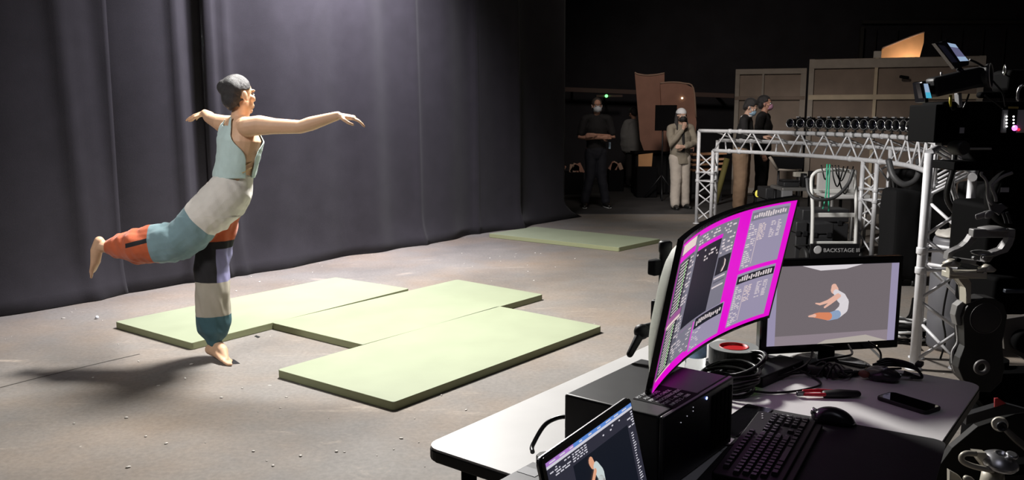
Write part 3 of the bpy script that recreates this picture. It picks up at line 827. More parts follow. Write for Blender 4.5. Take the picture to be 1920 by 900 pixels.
# keyboard -------------------------------------------------------
kang = math.radians(8.5)
KX = TX @ Matrix.Translation((.655, .70, .004)) @ Matrix.Rotation(kang + .0, 4, 'Z')
kb = thing('keyboard', 'black full size keyboard with numeric pad lying on the desk mat', 'keyboard', KX @ Vector((0, -.22, -.004)))
# x: back row to front row (towards the operator), y: numeric pad end at 0 down to -.44
b = MB(KX); b.prism([(x, y) for x, y in rrect(.150, .455, .010, 4, -.073, -.450)], (1, 0, 0), (0, 1, 0), (0, 0, .001), .015, bevel=.003); b.build('body', black_plastic, kb)
b = MB(KX); b.prism([(x, y) for x, y in rrect(.028, .44, .01, 4, .0665, -.442)], (1, 0, 0), (0, 1, 0), (0, 0, .0005), .009, bevel=.003); b.build('palm_edge', black_plastic, kb)
key_m = mat('black_keycap', (.014, .014, .016), .35)
kcount = 0
def key(x, y, w_=.0155, d_=.0155):
    global kcount
    b = MB(KX); zb, zt, k = .0155, .0235, .0022
    lo = [b._v((x + sx * w_ / 2, y + sy * d_ / 2, zb)) for sx, sy in ((-1, -1), (1, -1), (1, 1), (-1, 1))]
    hi = [b._v((x + sx * (w_ / 2 - k), y + sy * (d_ / 2 - k), zt)) for sx, sy in ((-1, -1), (1, -1), (1, 1), (-1, 1))]
    b._f(hi)
    for i in range(4): b._f([lo[i], lo[(i + 1) % 4], hi[(i + 1) % 4], hi[i]])
    b.build('key', key_m, kb, fix=False); kcount += 1
rowx = [-.050, -.022, -.003, .016, .035, .054]
legend = MB(KX)
def leg_at(x, y):
    for k in range(2): legend.box((x - .003 + .003 * k, y + random.uniform(-.003, .003), .0239), (.0012, random.uniform(.002, .005), .0003))
for r, x in enumerate(rowx):                      # numeric pad
    for c in range(4):
        y = -.017 - .019 * c
        if r == 0: continue
        if r == 5 and c == 3: continue
        if r == 5 and c == 2: key(x, -.0645, .0155, .034); continue
        key(x, y); leg_at(x, y)
for r, x in enumerate(rowx):                      # navigation block
    for c in range(3):
        y = -.101 - .019 * c
        if r in (1, 2) or (r == 5) or (r == 4 and c == 1): key(x, y); leg_at(x, y)
for r, x in enumerate(rowx):                      # main block
    y = -.163
    if r == 0:
        for c in range(12): key(x, -.166 - .0215 * c); leg_at(x, -.166 - .0215 * c)
    elif r == 5:
        for wd in (.024, .024, .024, .10, .024, .024, .024):
            key(x, y - wd / 2 + .008, .0155, wd - .003); y -= wd
    else:
        n_ = 13 if r < 4 else 12
        first = (.034, .026, .034, .04)[r - 1]
        key(x, y - first / 2 + .008, .0155, first - .003); leg_at(x, y); y -= first
        for c in range(n_):
            if y < -.435: break
            key(x, y); leg_at(x, y); y -= .019
legend.build('key_legends', mat('key_print', (.45, .45, .46), .5), kb)['kind'] = 'stuff'
for k in range(3):
    b = MB(KX); b.box((-.058 + .004 * k, -.02 - .016 * k, .0168), (.004, .006, .0012)); b.build('status_light', mat('key_print', (0, 0, 0)), kb)
# mouse
p = T(.755, .772, .0036)
ms = thing('computer_mouse', 'black glossy mouse with silver scroll wheel on the desk mat', 'mouse', p)
mdir = (T(.815, .787) - T(.70, .752)).normalized(); msd = Vector((-mdir.y, mdir.x, 0))
MM = Matrix.Translation(p) @ Matrix((mdir, msd, Vector((0, 0, 1)))).transposed().to_4x4()
b = MB(MM); g = []
for i in range(19):
    u = i / 18; x = -.058 + .116 * u
    wd = .033 * (max(0, 1 - (2 * u - 1) ** 4)) ** .5 * (1 - .12 * math.exp(-((u - .38) / .18) ** 2)); ht = .040 * (math.sin(PI * min(1, (u * .82 + .12))) ** .75) * (max(0, 1 - (2 * u - 1) ** 6)) ** .5
    col = []
    for j in range(13):
        a = PI * j / 12; col.append(b._v((x, wd * math.cos(a), .001 + max(ht, .002) * math.sin(a) ** .7)))
    g.append(col)
for i in range(18):
    for j in range(12): b._f([g[i][j], g[i + 1][j], g[i + 1][j + 1], g[i][j + 1]], True)
for i in range(18): b._f([g[i][0], g[i][12], g[i + 1][12], g[i + 1][0]])
b.build('body', mat('mouse_plastic', (.012, .011, .014), .25), ms)
b = MB(MM); b.lathe([(.009, -.0035), (.011, -.002), (.011, .002), (.009, .0035)], (-.046, .002, .020), (0, 1, 0), 20); b.build('scroll_wheel', mat('chrome', (0, 0, 0)), ms)
for sy in (-1, 1):
    b = MB(MM); b.box((-.044, .014 * sy + .002, .0225), (.02, .003, .008), Matrix.Rotation(.5, 3, 'Y'), .001); b.build('button_trim', mat('chrome', (0, 0, 0)), ms)
# round dark puck beside the laptop
p = T(.312, .085, 0)
b = MB(); b.lathe([(.022, .0005), (.024, .006), (.024, .024), (.02, .028)], p, n=28)
tag(b.build('camera_puck', mat('grey_rubber', (.06, .06, .055), .4), loc=p), 'round dark lens cap standing behind the open laptop', 'cap')
# ================================================================ arched truss with its row of cameras
ARC = spline([(2.65, 11.95, 0), (3.33, 10.95, 0), (3.80, 9.72, 0), (3.92, 8.5, 0), (3.62, 7.3, 0), (3.06, 6.05, 0), (2.47, 4.98, 0)], 12)
acc = [0.]
for p, q in zip(ARC[:-1], ARC[1:]): acc.append(acc[-1] + (q - p).length)
AL = acc[-1]
def arc(s):
    s = max(0, min(AL, s))
    for i in range(len(ARC) - 1):
        if acc[i + 1] >= s:
            t = (s - acc[i]) / (acc[i + 1] - acc[i]); p = ARC[i].lerp(ARC[i + 1], t)
            d0 = (ARC[min(i + 1, len(ARC) - 1)] - ARC[max(i - 1, 0)]).normalized(); d1 = (ARC[min(i + 2, len(ARC) - 1)] - ARC[i]).normalized()
            d = d0.lerp(d1, t).normalized(); return p, d
    return ARC[-1], d
def outw(d): return Vector((-d.y, d.x, 0))                          # away from the dancers
ZT, ZB, ZO, OFF = 1.325, 1.055, 1.19, .235
def top(s): p, d = arc(s); return p + Vector((0, 0, ZT))
def bot(s): p, d = arc(s); return p + Vector((0, 0, ZB))
def out(s): p, d = arc(s); return p + outw(d) * OFF + Vector((0, 0, ZO))
truss = thing('truss_arch', 'white aluminium truss arch on three legs holding the row of cameras', 'truss', (3.2, 8.5, 0))
RB = .025
N = 60
for nm, f, e0 in (('top_chord', top, 0), ('bottom_chord', bot, .27), ('outer_chord', out, .18)):
    b = MB(); b.tube([f(e0 + (AL - e0) * i / N) for i in range(N + 1)], RB, n=12); b.build(nm, alu, truss)
nb = 0
def brace(parent, a, c, r=.0105, nm='brace'):
    global nb
    b = MB(); b.tube([a, c], r, n=8); b.build(nm, alu, parent); nb += 1
B_ = .27; NS = 17
st_ = (AL - .3) / NS
for k in range(NS):
    s0 = .28 + st_ * k; s1 = s0 + st_ / 2; s2 = s0 + st_
    brace(truss, bot(s0), top(s1)); brace(truss, top(s1), bot(s2))
    brace(truss, out(s0), bot(s1)); 
    brace(truss, top(s0), out(s1))
def leg(name_s, s, inward, corner=True):
    """three tubes standing under the beam at s; inward = direction the second tube is set along the beam"""
    p, d = arc(s); o = outw(d); d = d * inward
    A = p; Bp = p + d * .27; Cc = p + d * .135 + o * OFF
    b = MB()
    b.tube([A + Vector((0, 0, .012)), A + Vector((0, 0, ZT if corner else ZB))], RB, n=12)
    b.tube([Bp + Vector((0, 0, .012)), Bp + Vector((0, 0, ZB))], RB, n=12)
    b.tube([Cc + Vector((0, 0, .012)), Cc + Vector((0, 0, ZO))], RB, n=12)
    for P in (A, Bp, Cc): b.lathe([(.05, .001), (.05, .008), (.03, .014)], P, n=14)
    L_ = b.build('leg', alu, truss)
    tubes = (A, Bp, Cc)
    for (P, Q) in ((A, Bp), (Bp, Cc), (Cc, A)):
        nseg = 5
        for k in range(nseg):
            z0 = .05 + k * (ZB - .09) / nseg; z1 = .05 + (k + 1) * (ZB - .09) / nseg
            if P is Bp and k % 2: continue
            a, c = (P, Q) if k % 2 else (Q, P)
            brace(L_, a + Vector((0, 0, z0)), c + Vector((0, 0, z1)))
        for z in (.62, .74):
            brace(L_, P + Vector((0, 0, z)), Q + Vector((0, 0, z)), .011, 'rung')
    for P in tubes:
        for z in (.62, .74):
            b = MB(); b.lathe([(.030, -.02), (.032, -.016), (.032, .016), (.030, .02)], P + Vector((0, 0, z)), n=12); b.build('coupler', alu, L_)
leg('a', 0, 1); 
s_mid = next(s / 100 for s in range(100, 900) if 960 + FOC * arc(s / 100)[0].x / arc(s / 100)[0].y > 1616)
leg('b', s_mid, 1, False)
leg('c', AL, -1)
for s in (.55, .72, s_mid - .25, s_mid + .35):
    for f in (top, bot, out):
        p, d = arc(s); b = MB(); b.lathe([(.029, -.025), (.033, -.02), (.033, .02), (.029, .025)], f(s), d, n=12); b.build('coupler', alu, truss)
# cameras clamped along the top chord
def cam_proto():
    t = thing('array_camera', '', 'camera', (0, 0, 0), 'cameras mounted along the truss arch')
    z = RB
    b = MB(); b.lathe([(.033, -.012), (.034, -.009), (.034, .009), (.033, .012)], (0, 0, 0), (1, 0, 0), n=14); b.tube([(0, 0, .03), (0, 0, .062)], .012, n=10); b.box((0, 0, .06), (.05, .05, .012), None, .003); b.build('clamp', mat('grey_clamp', (.12, .12, .12), .5), t)
    b = MB(); b.box((0, .075, .122), (.105, .13, .108), None, .010); b.box((0, .075, .182), (.05, .1, .018), None, .006); b.build('body', black_plastic, t)
    b = MB(); b.lathe([(.044, -.0), (.044, .05), (.050, .055), (.050, .085), (.046, .09), (.054, .12), (.056, .165), (.049, .166), (.040, .12)], (0, .012, .122), (0, -1, 0), n=24, close=False); b.build('lens_barrel', gloss_black, t)
    b = MB(); b.ring((0, -.154, .122), (0, 1, 0), .053, .0028, 24, 6); b.build('lens_ring', mat('lens_ring_silver', (.6, .6, .6), .25, .9), t)
    b = MB(); b.lathe([(.041, 0), (.03, .006), (.0001, .009)], (0, -.10, .122), (0, -1, 0), n=20, close=False); b.build('front_glass', mat('lens_glass', (.004, .004, .008), .02, coat=1), t)
    b = MB(); b.box((.0, .02, .197), (.042, .03, .012)); b.build('top_plate', mat('silver_plate', (.55, .55, .55), .35, .7), t)
    return t
proto = cam_proto()
ords = ['first', 'second', 'third', 'fourth', 'fifth', 'sixth', 'seventh', 'eighth', 'ninth', 'tenth', 'eleventh', 'twelfth', 'thirteenth', 'fourteenth', 'fifteenth', 'sixteenth']
CPX = (1489, 1509, 1528, 1546, 1564, 1581, 1598, 1615, 1632, 1649, 1666, 1682, 1697, 1713, 1727, 1739)
def s_at(px): return next(s / 200 for s in range(0, 2000) if 960 + FOC * arc(s / 200)[0].x / arc(s / 200)[0].y >= px)
for k in range(16):
    c = proto if k == 0 else copy_tree(proto)
    s = s_at(CPX[k]); p, d = arc(s); o = outw(d)
    c.location = top(s)
    aim = Vector((-1.2, 5.4, 0)) - p; aim.z = 0
    di = (-o * .35 + aim.normalized() * .65).normalized()
    c.rotation_euler = (0, 0, math.atan2(di.y, di.x) + PI / 2)
    c['label'] = ('%s black camera from the far end of the row on the truss' % ords[k]) if k < 15 else 'black camera at the near right end of the row on the truss'
# hanging leads under the arch
def hang(pts, r, m, label, name='cable', grp=None):
    o = MB().tube(spline(pts, 8), r, n=8).build(name, m, loc=pts[0]); tag(o, label, 'cable', grp); return o
Y = 8.3
green = mat('green_lead', (.02, .30, .17), .45)
hang([at_y(1551, 308, Y), at_y(1549, 360, Y - .05), at_y(1543, 392, Y - .08)], .008, green, 'green cable hanging from the arch, left of its twin, over the hand truck')
hang([at_y(1556, 308, Y), at_y(1554, 350, Y - .05), at_y(1554, 396, Y - .08)], .008, green, 'green cable hanging from the arch, right of its twin, over the hand truck')
hang([at_y(1600, 318, Y), at_y(1590, 345, Y - .03), at_y(1565, 370, Y - .1), at_y(1535, 374, Y - .15), at_y(1517, 362, Y - .1), at_y(1513, 335, Y)], .017, mat('grey_black_cable', (.05, .05, .052), .5), 'thick grey cable slung in a loop across the hand truck')
for k, (x0, x1, dy) in enumerate(((1540, 1556, 14), (1560, 1582, 24), (1566, 1590, 16), (1572, 1600, 34))):
    hang([at_y(x0, 310, Y + .1), at_y(x0 + 3, 310 + dy, Y + .06), at_y((x0 + x1) / 2, 318 + dy * 1.3, Y + .05), at_y(x1, 312, Y + .1)], .007, cable_black, 'black cable drooping in a short loop under the arch beside the middle leg', 'cable', 'short black cable loops under the arch')
hang([at_y(1666, 300, 8.2), at_y(1675, 330, 8.1), at_y(1695, 346, 8.05), at_y(1716, 338, 8.05), at_y(1724, 318, 8.1), at_y(1722, 300, 8.2)], .03, mat('grey_black_cable', (0, 0, 0)), 'fat ribbed grey hose looping beneath the arch right of the middle leg', 'hose')
hang([at_y(1668, 310, 8.25), at_y(1676, 350, 8.2), at_y(1677, 390, 8.15), at_y(1674, 440, 8.1)], .02, cable_black, 'thick black cable hanging straight down behind the middle truss leg')
# hand truck ----------------------------------------------------------
HY = 8.45
def H(px, py, dy=0.): return at_y(px, py, HY + dy)
hb = on_z(1556, 500)
ht = thing('hand_truck', 'white tube hand truck with BACKSTAGE lettering on its black plate', 'hand truck', Vector((H(1556, 400).x, HY, 0)))
xl, xr = H(1517, 420).x, H(1598, 420).x; zt = H(1556, 319).z
b = MB()
b.tube(spline([(xl, HY - .12, .12), (xl, HY - .08, .6), (xl, HY, zt - .12), (xl + .03, HY, zt - .03), (xl + .12, HY, zt), (xr - .12, HY, zt), (xr - .03, HY, zt - .03), (xr, HY, zt - .12), (xr, HY - .08, .6), (xr, HY - .12, .12)], 6), .018, n=12)
tubem = mat('white_tube', (.62, .62, .60), .4)
b.build('frame', tubem, ht)
for pz, r in ((H(1556, 358).z, .02), (H(1556, 402).z, .022), (H(1556, 454).z, .022)):
    f_ = 1 - (pz / zt); b = MB(); b.box(((xl + xr) / 2, HY - .12 * f_, pz), (xr - xl, .02, r * 2), None, .004); b.build('crossbar', tubem, ht)
z0, z1 = .08, H(1556, 457, -.14).z
b = MB(); b.box(((xl + xr) / 2, HY - .135, (z0 + z1) / 2), (xr - xl + .05, .02, z1 - z0), None, .004); plate = b.build('name_plate', black_plastic, ht)
M_ = Matrix.Translation((xl + .105, HY - .146, z1 - .084)) @ Matrix.Rotation(PI / 2, 4, 'X')
letters('BACKSTAGE III', .056, mat('plate_print', (.42, .42, .43), .6), plate, M_, extrude=.001)
b = MB(); b.lathe([(.042, 0), (.042, .003), (.03, .0031)], (xl + .05, HY - .146, z1 - .062), (0, -1, 0), 24); b.build('emblem', mat('plate_print', (0, 0, 0)), plate)
b = MB(); b.box(((xl + xr) / 2, HY - .28, .02), (xr - xl, .28, .012)); b.build('toe_plate', dark_metal, ht)
for x in (xl - .05, xr + .05):
    b = MB(); b.lathe([(.04, -.022), (.10, -.022), (.108, -.012), (.108, .012), (.10, .022), (.04, .022)], (x, HY - .05, .1085), (1, 0, 0), 24); b.build('wheel', rubber, ht)
# black cases behind it
def case(px0, px1, pyt, pyb, y, dep, label, zb=None, m=None, latches=True):
    a = at_y(px0, pyt, y); c = at_y(px1, pyb, y); zb_ = c.z if zb is None else zb
    o = thing('equipment_case', label, 'case', Vector(((a.x + c.x) / 2, y + dep / 2, zb_)))
    m = m or mat('black_case_shell', (.022, .022, .024), .5)
    wx = c.x - a.x; hz = a.z - zb_; cx = (a.x + c.x) / 2
    b = MB(); b.box((cx, y + dep / 2, zb_ + hz * .36), (wx, dep, hz * .70), None, .012); b.build('case_body', m, o)
    b = MB(); b.box((cx, y + dep / 2, zb_ + hz * .86), (wx, dep, hz * .26), None, .012); b.build('lid', m, o)
    if latches:
        for f in (-.3, .3):
            b = MB(); b.box((cx + wx * f, y - .006, zb_ + hz * .72), (.05, .012, .05), None, .003); b.build('latch', dark_metal, o)
        b = MB(); b.tube(spline([(cx - .07, y - .004, zb_ + hz * .45), (cx - .06, y - .035, zb_ + hz * .46), (cx + .06, y - .035, zb_ + hz * .46), (cx + .07, y - .004, zb_ + hz * .45)], 4), .009, n=8); b.build('handle', rubber, o)
    return o
c1 = case(1520, 1562, 418, 455, 8.6, .3, 'black hard case standing behind the hand truck frame', .0)
c2 = case(1493, 1512, 415, 466, 8.62, .4, 'ribbed black case to the left of the hand truck', .0)
c3 = case(1505, 1592, 392, 416, 9.0, .3, 'wide black case behind the hand truck, higher than the others', .0)
# white table cart behind arch
p = at_y(1565, 318, 9.9)
wc = thing('white_cart', 'white plastic cart with a tall back seen through the arch by the middle leg', 'cart', (p.x, 9.9, 0))
xa, xb = at_y(1532, 330, 9.9).x, at_y(1606, 330, 9.9).x; za, zb = at_y(1560, 318, 9.9).z, at_y(1560, 358, 9.9).z
pw = mat('dirty_white_plastic', (.55, .54, .53), .55, noise_amt=.06)
b = MB(); b.box(((xa + xb) / 2, 9.9, (za + zb) / 2), (xb - xa, .05, za - zb), None, .02); b.build('back_panel', pw, wc)
b = MB(); b.box(((xa + xb) / 2, 9.68, zb - .03), (xb - xa, .45, .05), None, .015); b.build('shelf', pw, wc)
for x in (xa + .04, xb - .04):
    for y in (9.5, 9.86):
        b = MB(); b.tube([(x, y, 0.0), (x, y, zb - .04)], .018, n=10); b.build('leg', raw_metal, wc)
# grey workbench with gear, left of the cart
xa, xb, zt = at_y(1466, 352, 10.4).x, at_y(1610, 352, 10.4).x, at_y(1500, 352, 10.4).z
wb = thing('equipment_table', 'long grey metal table carrying gear behind the hand truck', 'table', ((xa + xb) / 2, 10.6, 0))
b = MB(); b.box(((xa + xb) / 2, 10.62, zt - .02), (xb - xa, .5, .04), None, .006); b.build('tabletop', raw_metal, wb)
b = MB(); b.box((xa + .065, 10.4, zt - .10), (.13, .06, .15), None, .008); b.build('end_panel', mat('mid_grey_paint', (.2, .2, .21), .6), wb)
for x in (xa + .05, xb - .05):
    for y in (10.44, 10.82):
        b = MB(); b.tube([(x, y, 0), (x, y, zt - .03)], .02, n=10); b.build('leg', dark_metal, wb)
c4 = case(1470, 1500, 338, 352, 10.5, .25, 'squat black gear box on the grey table, left end', zt, latches=False)
for k, (px, h, w_) in enumerate(((1506, .17, .05), (1513, .13, .035), (1520, .2, .06))):
    p = at_y(px, 351, 10.5); t_ = thing('charger_unit', 'black upright charger unit on the grey table beside the gear box', 'charger', (p.x, 10.5, zt), 'charger units on the grey table')
    b = MB(); b.box((p.x, 10.5, zt + h / 2 + .001), (w_, .1, h), None, .006); b.build('case_body', black_plastic, t_)
    b = MB(); b.box((p.x, 10.447, zt + h * .8), (w_ * .5, .006, .02)); b.build('display', mat('grey_plastic', (0, 0, 0)), t_)
# long cream beam-like lamp bar above the table
a = at_y(1488, 327, 10.9); c = at_y(1526, 327, 10.9)
lb_ = thing('light_bar', 'cream light bar lying across two stands behind the arch', 'lamp', ((a.x + c.x) / 2, 10.9, 0))
b = MB(); b.box(((a.x + c.x) / 2, 10.9, a.z), (c.x - a.x, .07, .065), None, .01); b.build('housing', mat('cream_plastic', (.45, .42, .36), .6), lb_)
for x in (a.x + .05, c.x - .05):
    b = MB(); b.tube([(x, 10.9, .002), (x, 10.9, a.z - .03)], .012, n=8); b.lathe([(.1, .002), (.1, .015), (.02, .02)], (x, 10.9, 0), n=16); b.build('stand', dark_metal, lb_)
# drum wrapped in grey plastic behind the near leg
DY = 5.45
p = at_y(1790, 600, DY)
dr = thing('grey_drum', 'big grey plastic drum with crumpled white sheet on top behind the near truss leg', 'drum', (p.x, DY, 0))
zt = at_y(1790, 456, DY - .25).z; rr_ = .165
b = MB(); b.lathe([(rr_ * .92, .002), (rr_, .03), (rr_ * 1.02, zt * .3), (rr_ * 1.0, zt * .31), (rr_ * 1.02, zt * .34), (rr_ * 1.02, zt * .66), (rr_, zt * .67), (rr_ * 1.02, zt * .7), (rr_, zt - .02), (rr_ * .95, zt)], (p.x, DY, 0), n=40)
b.build('drum_body', mat('grey_blue_plastic', (.085, .085, .095), .5, noise_amt=.06), dr)
b = MB(); b.ball((p.x, DY, zt + .012), (rr_ * .95, rr_ * .95, .03), 28, 12)
for v in b.bm.verts:
    d = noise.noise(v.co * 22) * .035; v.co.z += abs(d)
b.build('crumpled_sheet', mat('white_film', (.4, .38, .35), .45), dr)
b = MB(); Pp = [at_y(1800, 470, DY - .22), at_y(1782, 520, DY - .24), at_y(1768, 590, DY - .24), at_y(1772, 640, DY - .24), at_y(1752, 705, DY - .25)]
tag(b.tube(spline(Pp, 8), .006, n=8).build('cable', cable_black, loc=Pp[0]), 'black cable hanging in a long S down the front of the grey drum', 'cable')
# cables at the base of the near leg and on the floor
random.seed(11)
p = on_z(1700, 640); fc = thing('cable_pile', 'pile of white and black coiled cables on the floor beyond the flat monitor', 'cable', p)
for k in range(9):
    pts = []; R1 = random.uniform(.10, .17)
    for i in range(21):
        a = 2 * PI * i / 20; pts.append(p + Vector((R1 * math.cos(a) + random.uniform(-.02, .02), .6 * R1 * math.sin(a) + random.uniform(-.02, .02), .014 + .016 * k + .01 * math.sin(3 * a + k))))
    MB().tube(pts, .010, n=8, cap=False).build('cable_loop', mat('pale_cable', (.5, .5, .5), .4) if k % 3 == 2 else cable_black, fc)
Pp = [on_z(1712, 560, .01), on_z(1706, 590, .012), on_z(1690, 610, .012), on_z(1712, 640, .012), on_z(1725, 655, .012)]
tag(MB().tube(spline(Pp, 8), .010, n=8).build('cable', cable_black, loc=Pp[0]), 'black cable snaking across the floor left of the near truss leg', 'cable')
Pp = [on_z(1632, 652, .008), on_z(1648, 668, .008), on_z(1658, 684, .008), on_z(1668, 705, .008)]
tag(MB().tube(spline(Pp, 8), .007, n=8).build('cable', mat('grey_black_cable', (0, 0, 0)), loc=Pp[0]), 'grey cable pair lying on bare floor beneath the flat monitor', 'cable')
# leads taped along the near leg
pA, dA = arc(AL)
for k, (x0, lab) in enumerate(((1786, 'silver white cable strung down the near truss leg, left of two'), (1792, 'silver white cable strung down the near truss leg, right of two'))):
    Pp = [at_y(x0, 300, 5.0), at_y(x0 - 4, 345, 4.98), at_y(x0 + 4, 375, 4.97), at_y(x0 + 12, 420, 4.98)]
    tag(MB().tube(spline(Pp, 8), .007, n=8).build('cable', mat('pale_cable', (0, 0, 0)), loc=Pp[0]), lab, 'cable')
Pp = [at_y(1790, 280, 4.96), at_y(1786, 320, 4.93), at_y(1776, 370, 4.93), at_y(1800, 410, 4.95), at_y(1830, 450, 5.0)]
tag(MB().tube(spline(Pp, 8), .018, n=8).build('cable', cable_black, loc=Pp[0]), 'thick black cable wound down the inside of the near truss leg', 'cable')

# black covered equipment under and behind the arch
def covered(label, x, y, w_, d_, h):
    o = thing('covered_rack', label, 'equipment rack', (x, y, 0))
    b = MB(); b.box((x, y, h / 2 + .03), (w_, d_, h - .06), None, .04, 3)
    bmesh.ops.subdivide_edges(b.bm, edges=b.bm.edges[:], cuts=5, use_grid_fill=True)
    for v in b.bm.verts:
        n_ = noise.noise(v.co * 4) * .05 + noise.noise(v.co * 11) * .015; q = Vector((v.co.x - x, v.co.y - y, 0)); v.co += q * n_ * 3; v.co.z += n_ * .5 if v.co.z > .2 else 0
        v.co.z = max(v.co.z, .06)
    for f in b.bm.faces: f.smooth = True
    b.build('cloth_cover', mat('black_cover_cloth', (.006, .006, .0065), .85, spec=.15), o)
    for sx in (-1, 1):
        for sy in (-1, 1):
            b = MB(); b.lathe([(.02, -.012), (.03, -.012), (.03, .012), (.02, .012)], (x + sx * w_ * .36, y + sy * d_ * .36, .0305), (1, 0, 0), 14); b.build('castor', rubber, o)
    return o
covered('tall black covered rack under the arch, right of its middle leg', 3.56, 7.62, .27, .3, .88)
covered('black covered rack standing behind the near truss leg', 4.12, 7.1, .46, .4, .98)
covered('broad black covered rack far back between the middle and near truss legs', 4.55, 9.3, .5, .5, .95)
# ================================================================ people
def blob(name, b, voxel, m, parent, smooth=2, fn=None, cut=None, thick=0., mats=None, planes=()):
    """weld overlapping closed shapes into one continuous skin"""
    bmesh.ops.recalc_face_normals(b.bm, faces=b.bm.faces)
    me = bpy.data.meshes.new(name + '_raw'); b.bm.to_mesh(me); b.bm.free()
    o = bpy.data.objects.new(name + '_raw', me); COL.objects.link(o)
    r = o.modifiers.new('r', 'REMESH'); r.mode = 'VOXEL'; r.voxel_size = voxel; r.use_smooth_shade = True
    s = o.modifiers.new('s', 'SMOOTH'); s.iterations = smooth; s.factor = .5
    bpy.context.view_layer.update()
    me2 = bpy.data.meshes.new_from_object(o.evaluated_get(bpy.context.evaluated_depsgraph_get()))
    bpy.data.objects.remove(o); bpy.data.meshes.remove(me)
    me2.name = name
    if cut or thick or fn or planes:
        bm = bmesh.new(); bm.from_mesh(me2)
        if fn:
            for v in bm.verts: v.co += v.normal * fn(v.co)
        if cut:
            bmesh.ops.delete(bm, geom=[f for f in bm.faces if cut(f.calc_center_median())], context='FACES')
            for it in range(6):
                bd = [v for v in bm.verts if any(e.is_boundary for e in v.link_edges)]
                new = {}
                for v in bd:
                    nb = [e.other_vert(v) for e in v.link_edges if e.is_boundary]
                    if len(nb) >= 2: new[v] = v.co * .5 + sum((q.co for q in nb), Vector()) / len(nb) * .5
                for v, c in new.items(): v.co = c
        for pc, pn in planes:
            bmesh.ops.bisect_plane(bm, geom=bm.verts[:] + bm.edges[:] + bm.faces[:], plane_co=pc, plane_no=pn, dist=1e-5)
        bm.to_mesh(me2); bm.free()
    base = ORIG[parent.name]
    cen = [p.center.copy() for p in me2.polygons] if mats else None
    me2.materials.clear()
    if mats:
        ml, pick = mats
        for q in ml: me2.materials.append(q)
        for p, c in zip(me2.polygons, cen): p.material_index = pick(c)
    else: me2.materials.append(m)
    for p in me2.polygons: p.use_smooth = True
    me2.transform(Matrix.Translation(-base))
    ob = bpy.data.objects.new(name, me2); COL.objects.link(ob); ob.parent = parent; ORIG[ob.name] = base
    if thick:
        md = ob.modifiers.new('cloth', 'SOLIDIFY'); md.thickness = thick; md.offset = 1
    return ob

def hand(b, wrist, d, palm, spread=1., curl=.35, size=1., thumb=1, fr=.0078):
    """wrist: joint; d: pointing direction; palm: normal out of the palm; thumb: side sign"""
    d = Vector(d).normalized(); palm = Vector(palm); palm = (palm - d * palm.dot(d)).normalized()
    side = d.cross(palm) * thumb                                   # towards the thumb
    w = Vector(wrist); L = .092 * size
    b.cap_tube([w, w + d * .035 * size, w + d * L], [(.026 * size, .019 * size), (.036 * size, .018 * size), (.040 * size, .015 * size)], ref=side, n=14)
    for k, (off, ln) in enumerate(((.029, .074), (.010, .083), (-.010, .077), (-.028, .060))):
        p0 = w + d * (L - .012 * size) + side * off * size
        dd = (d + side * (off * 3.2 * spread)).normalized(); pts = [p0]; ang = curl * (.25 + .1 * k)
        seg = (.46, .31, .23); p = p0 + dd * .012 * size
        for s_ in seg:
            ang += curl * .55
            p = p + (dd * math.cos(ang) + palm * math.sin(ang)) * ln * s_ * size; pts.append(p)
        b.cap_tube(pts, [fr * 1.12 * size, fr * 1.05 * size, fr * .95 * size, fr * .8 * size], n=8)
    t0 = w + d * .028 * size + side * .024 * size + palm * .006
    b.cap_tube([t0, t0 + (d * .5 + side * .8 + palm * .25).normalized() * .034 * size, t0 + (d * .85 + side * .65 + palm * .4).normalized() * .062 * size, t0 + (d * 1.1 + side * .5 + palm * .45).normalized() * .082 * size],
               [.014 * size, .0115 * size, .0098 * size, .0078 * size], n=8)

def head_shape(b, c, f, up, s=1., ears=True):
    """c: centre of the skull, f: facing, up: crown direction"""
    f = Vector(f).normalized(); up = Vector(up); up = (up - f * up.dot(f)).normalized(); r = f.cross(up)
    R = Matrix((r, f, up)).transposed()
    P = lambda x, y, z: Vector(c) + (r * x + f * y + up * z) * s
    b.ball(P(0, -.012, .028), (.076 * s, .098 * s, .090 * s), 20, 14, R)
    b.ball(P(0, .028, -.035), (.060 * s, .066 * s, .085 * s), 18, 12, R)          # face and jaw
    b.ball(P(0, .062, -.098), (.028 * s, .026 * s, .020 * s), 12, 8, R)          # chin
    b.cap_tube([P(0, .086, .004), P(0, .100, -.022), P(0, .103, -.030)], [.008 * s, .011 * s, .0135 * s], n=8)   # nose
    b.cap_tube([P(-.045, .082, .022), P(0, .095, .026), P(.045, .082, .022)], [.010 * s, .010 * s, .010 * s], n=8)   # brow
    b.cap_tube([P(-.018, .088, -.066), P(0, .094, -.064), P(.018, .088, -.066)], [.007 * s, .009 * s, .007 * s], n=8)
    b.cap_tube([P(-.016, .086, -.077), P(0, .091, -.078), P(.016, .086, -.077)], [.007 * s, .009 * s, .007 * s], n=8)
    for sx in (-1, 1):
        b.ball(P(.046 * sx, .064, -.026), (.024 * s, .022 * s, .022 * s), 10, 8, R)  # cheek
        if ears:
            b.ball(P(.078 * sx, -.004, -.012), (.010 * s, .020 * s, .032 * s), 10, 8, R)
            b.ball(P(.079 * sx, .004, -.036), (.008 * s, .010 * s, .012 * s), 8, 6, R)
    return P, R

skin_warm = mat('skin_warm', (.66, .41, .26), .5, spec=.35, noise_amt=.05, noise_scale=20)
skin_pale = mat('skin_pale', (.52, .33, .25), .5, spec=.35)
skin_dim = mat('skin_rosy', (.46, .25, .18), .5, spec=.35)
hair_black = mat('hair_black', (.016, .014, .015), .5, bump=.4, bump_scale=300, sheen=.1)
eye_w = mat('eye_white', (.7, .7, .7), .2); eye_d = mat('eye_iris', (.01, .008, .006), .15)

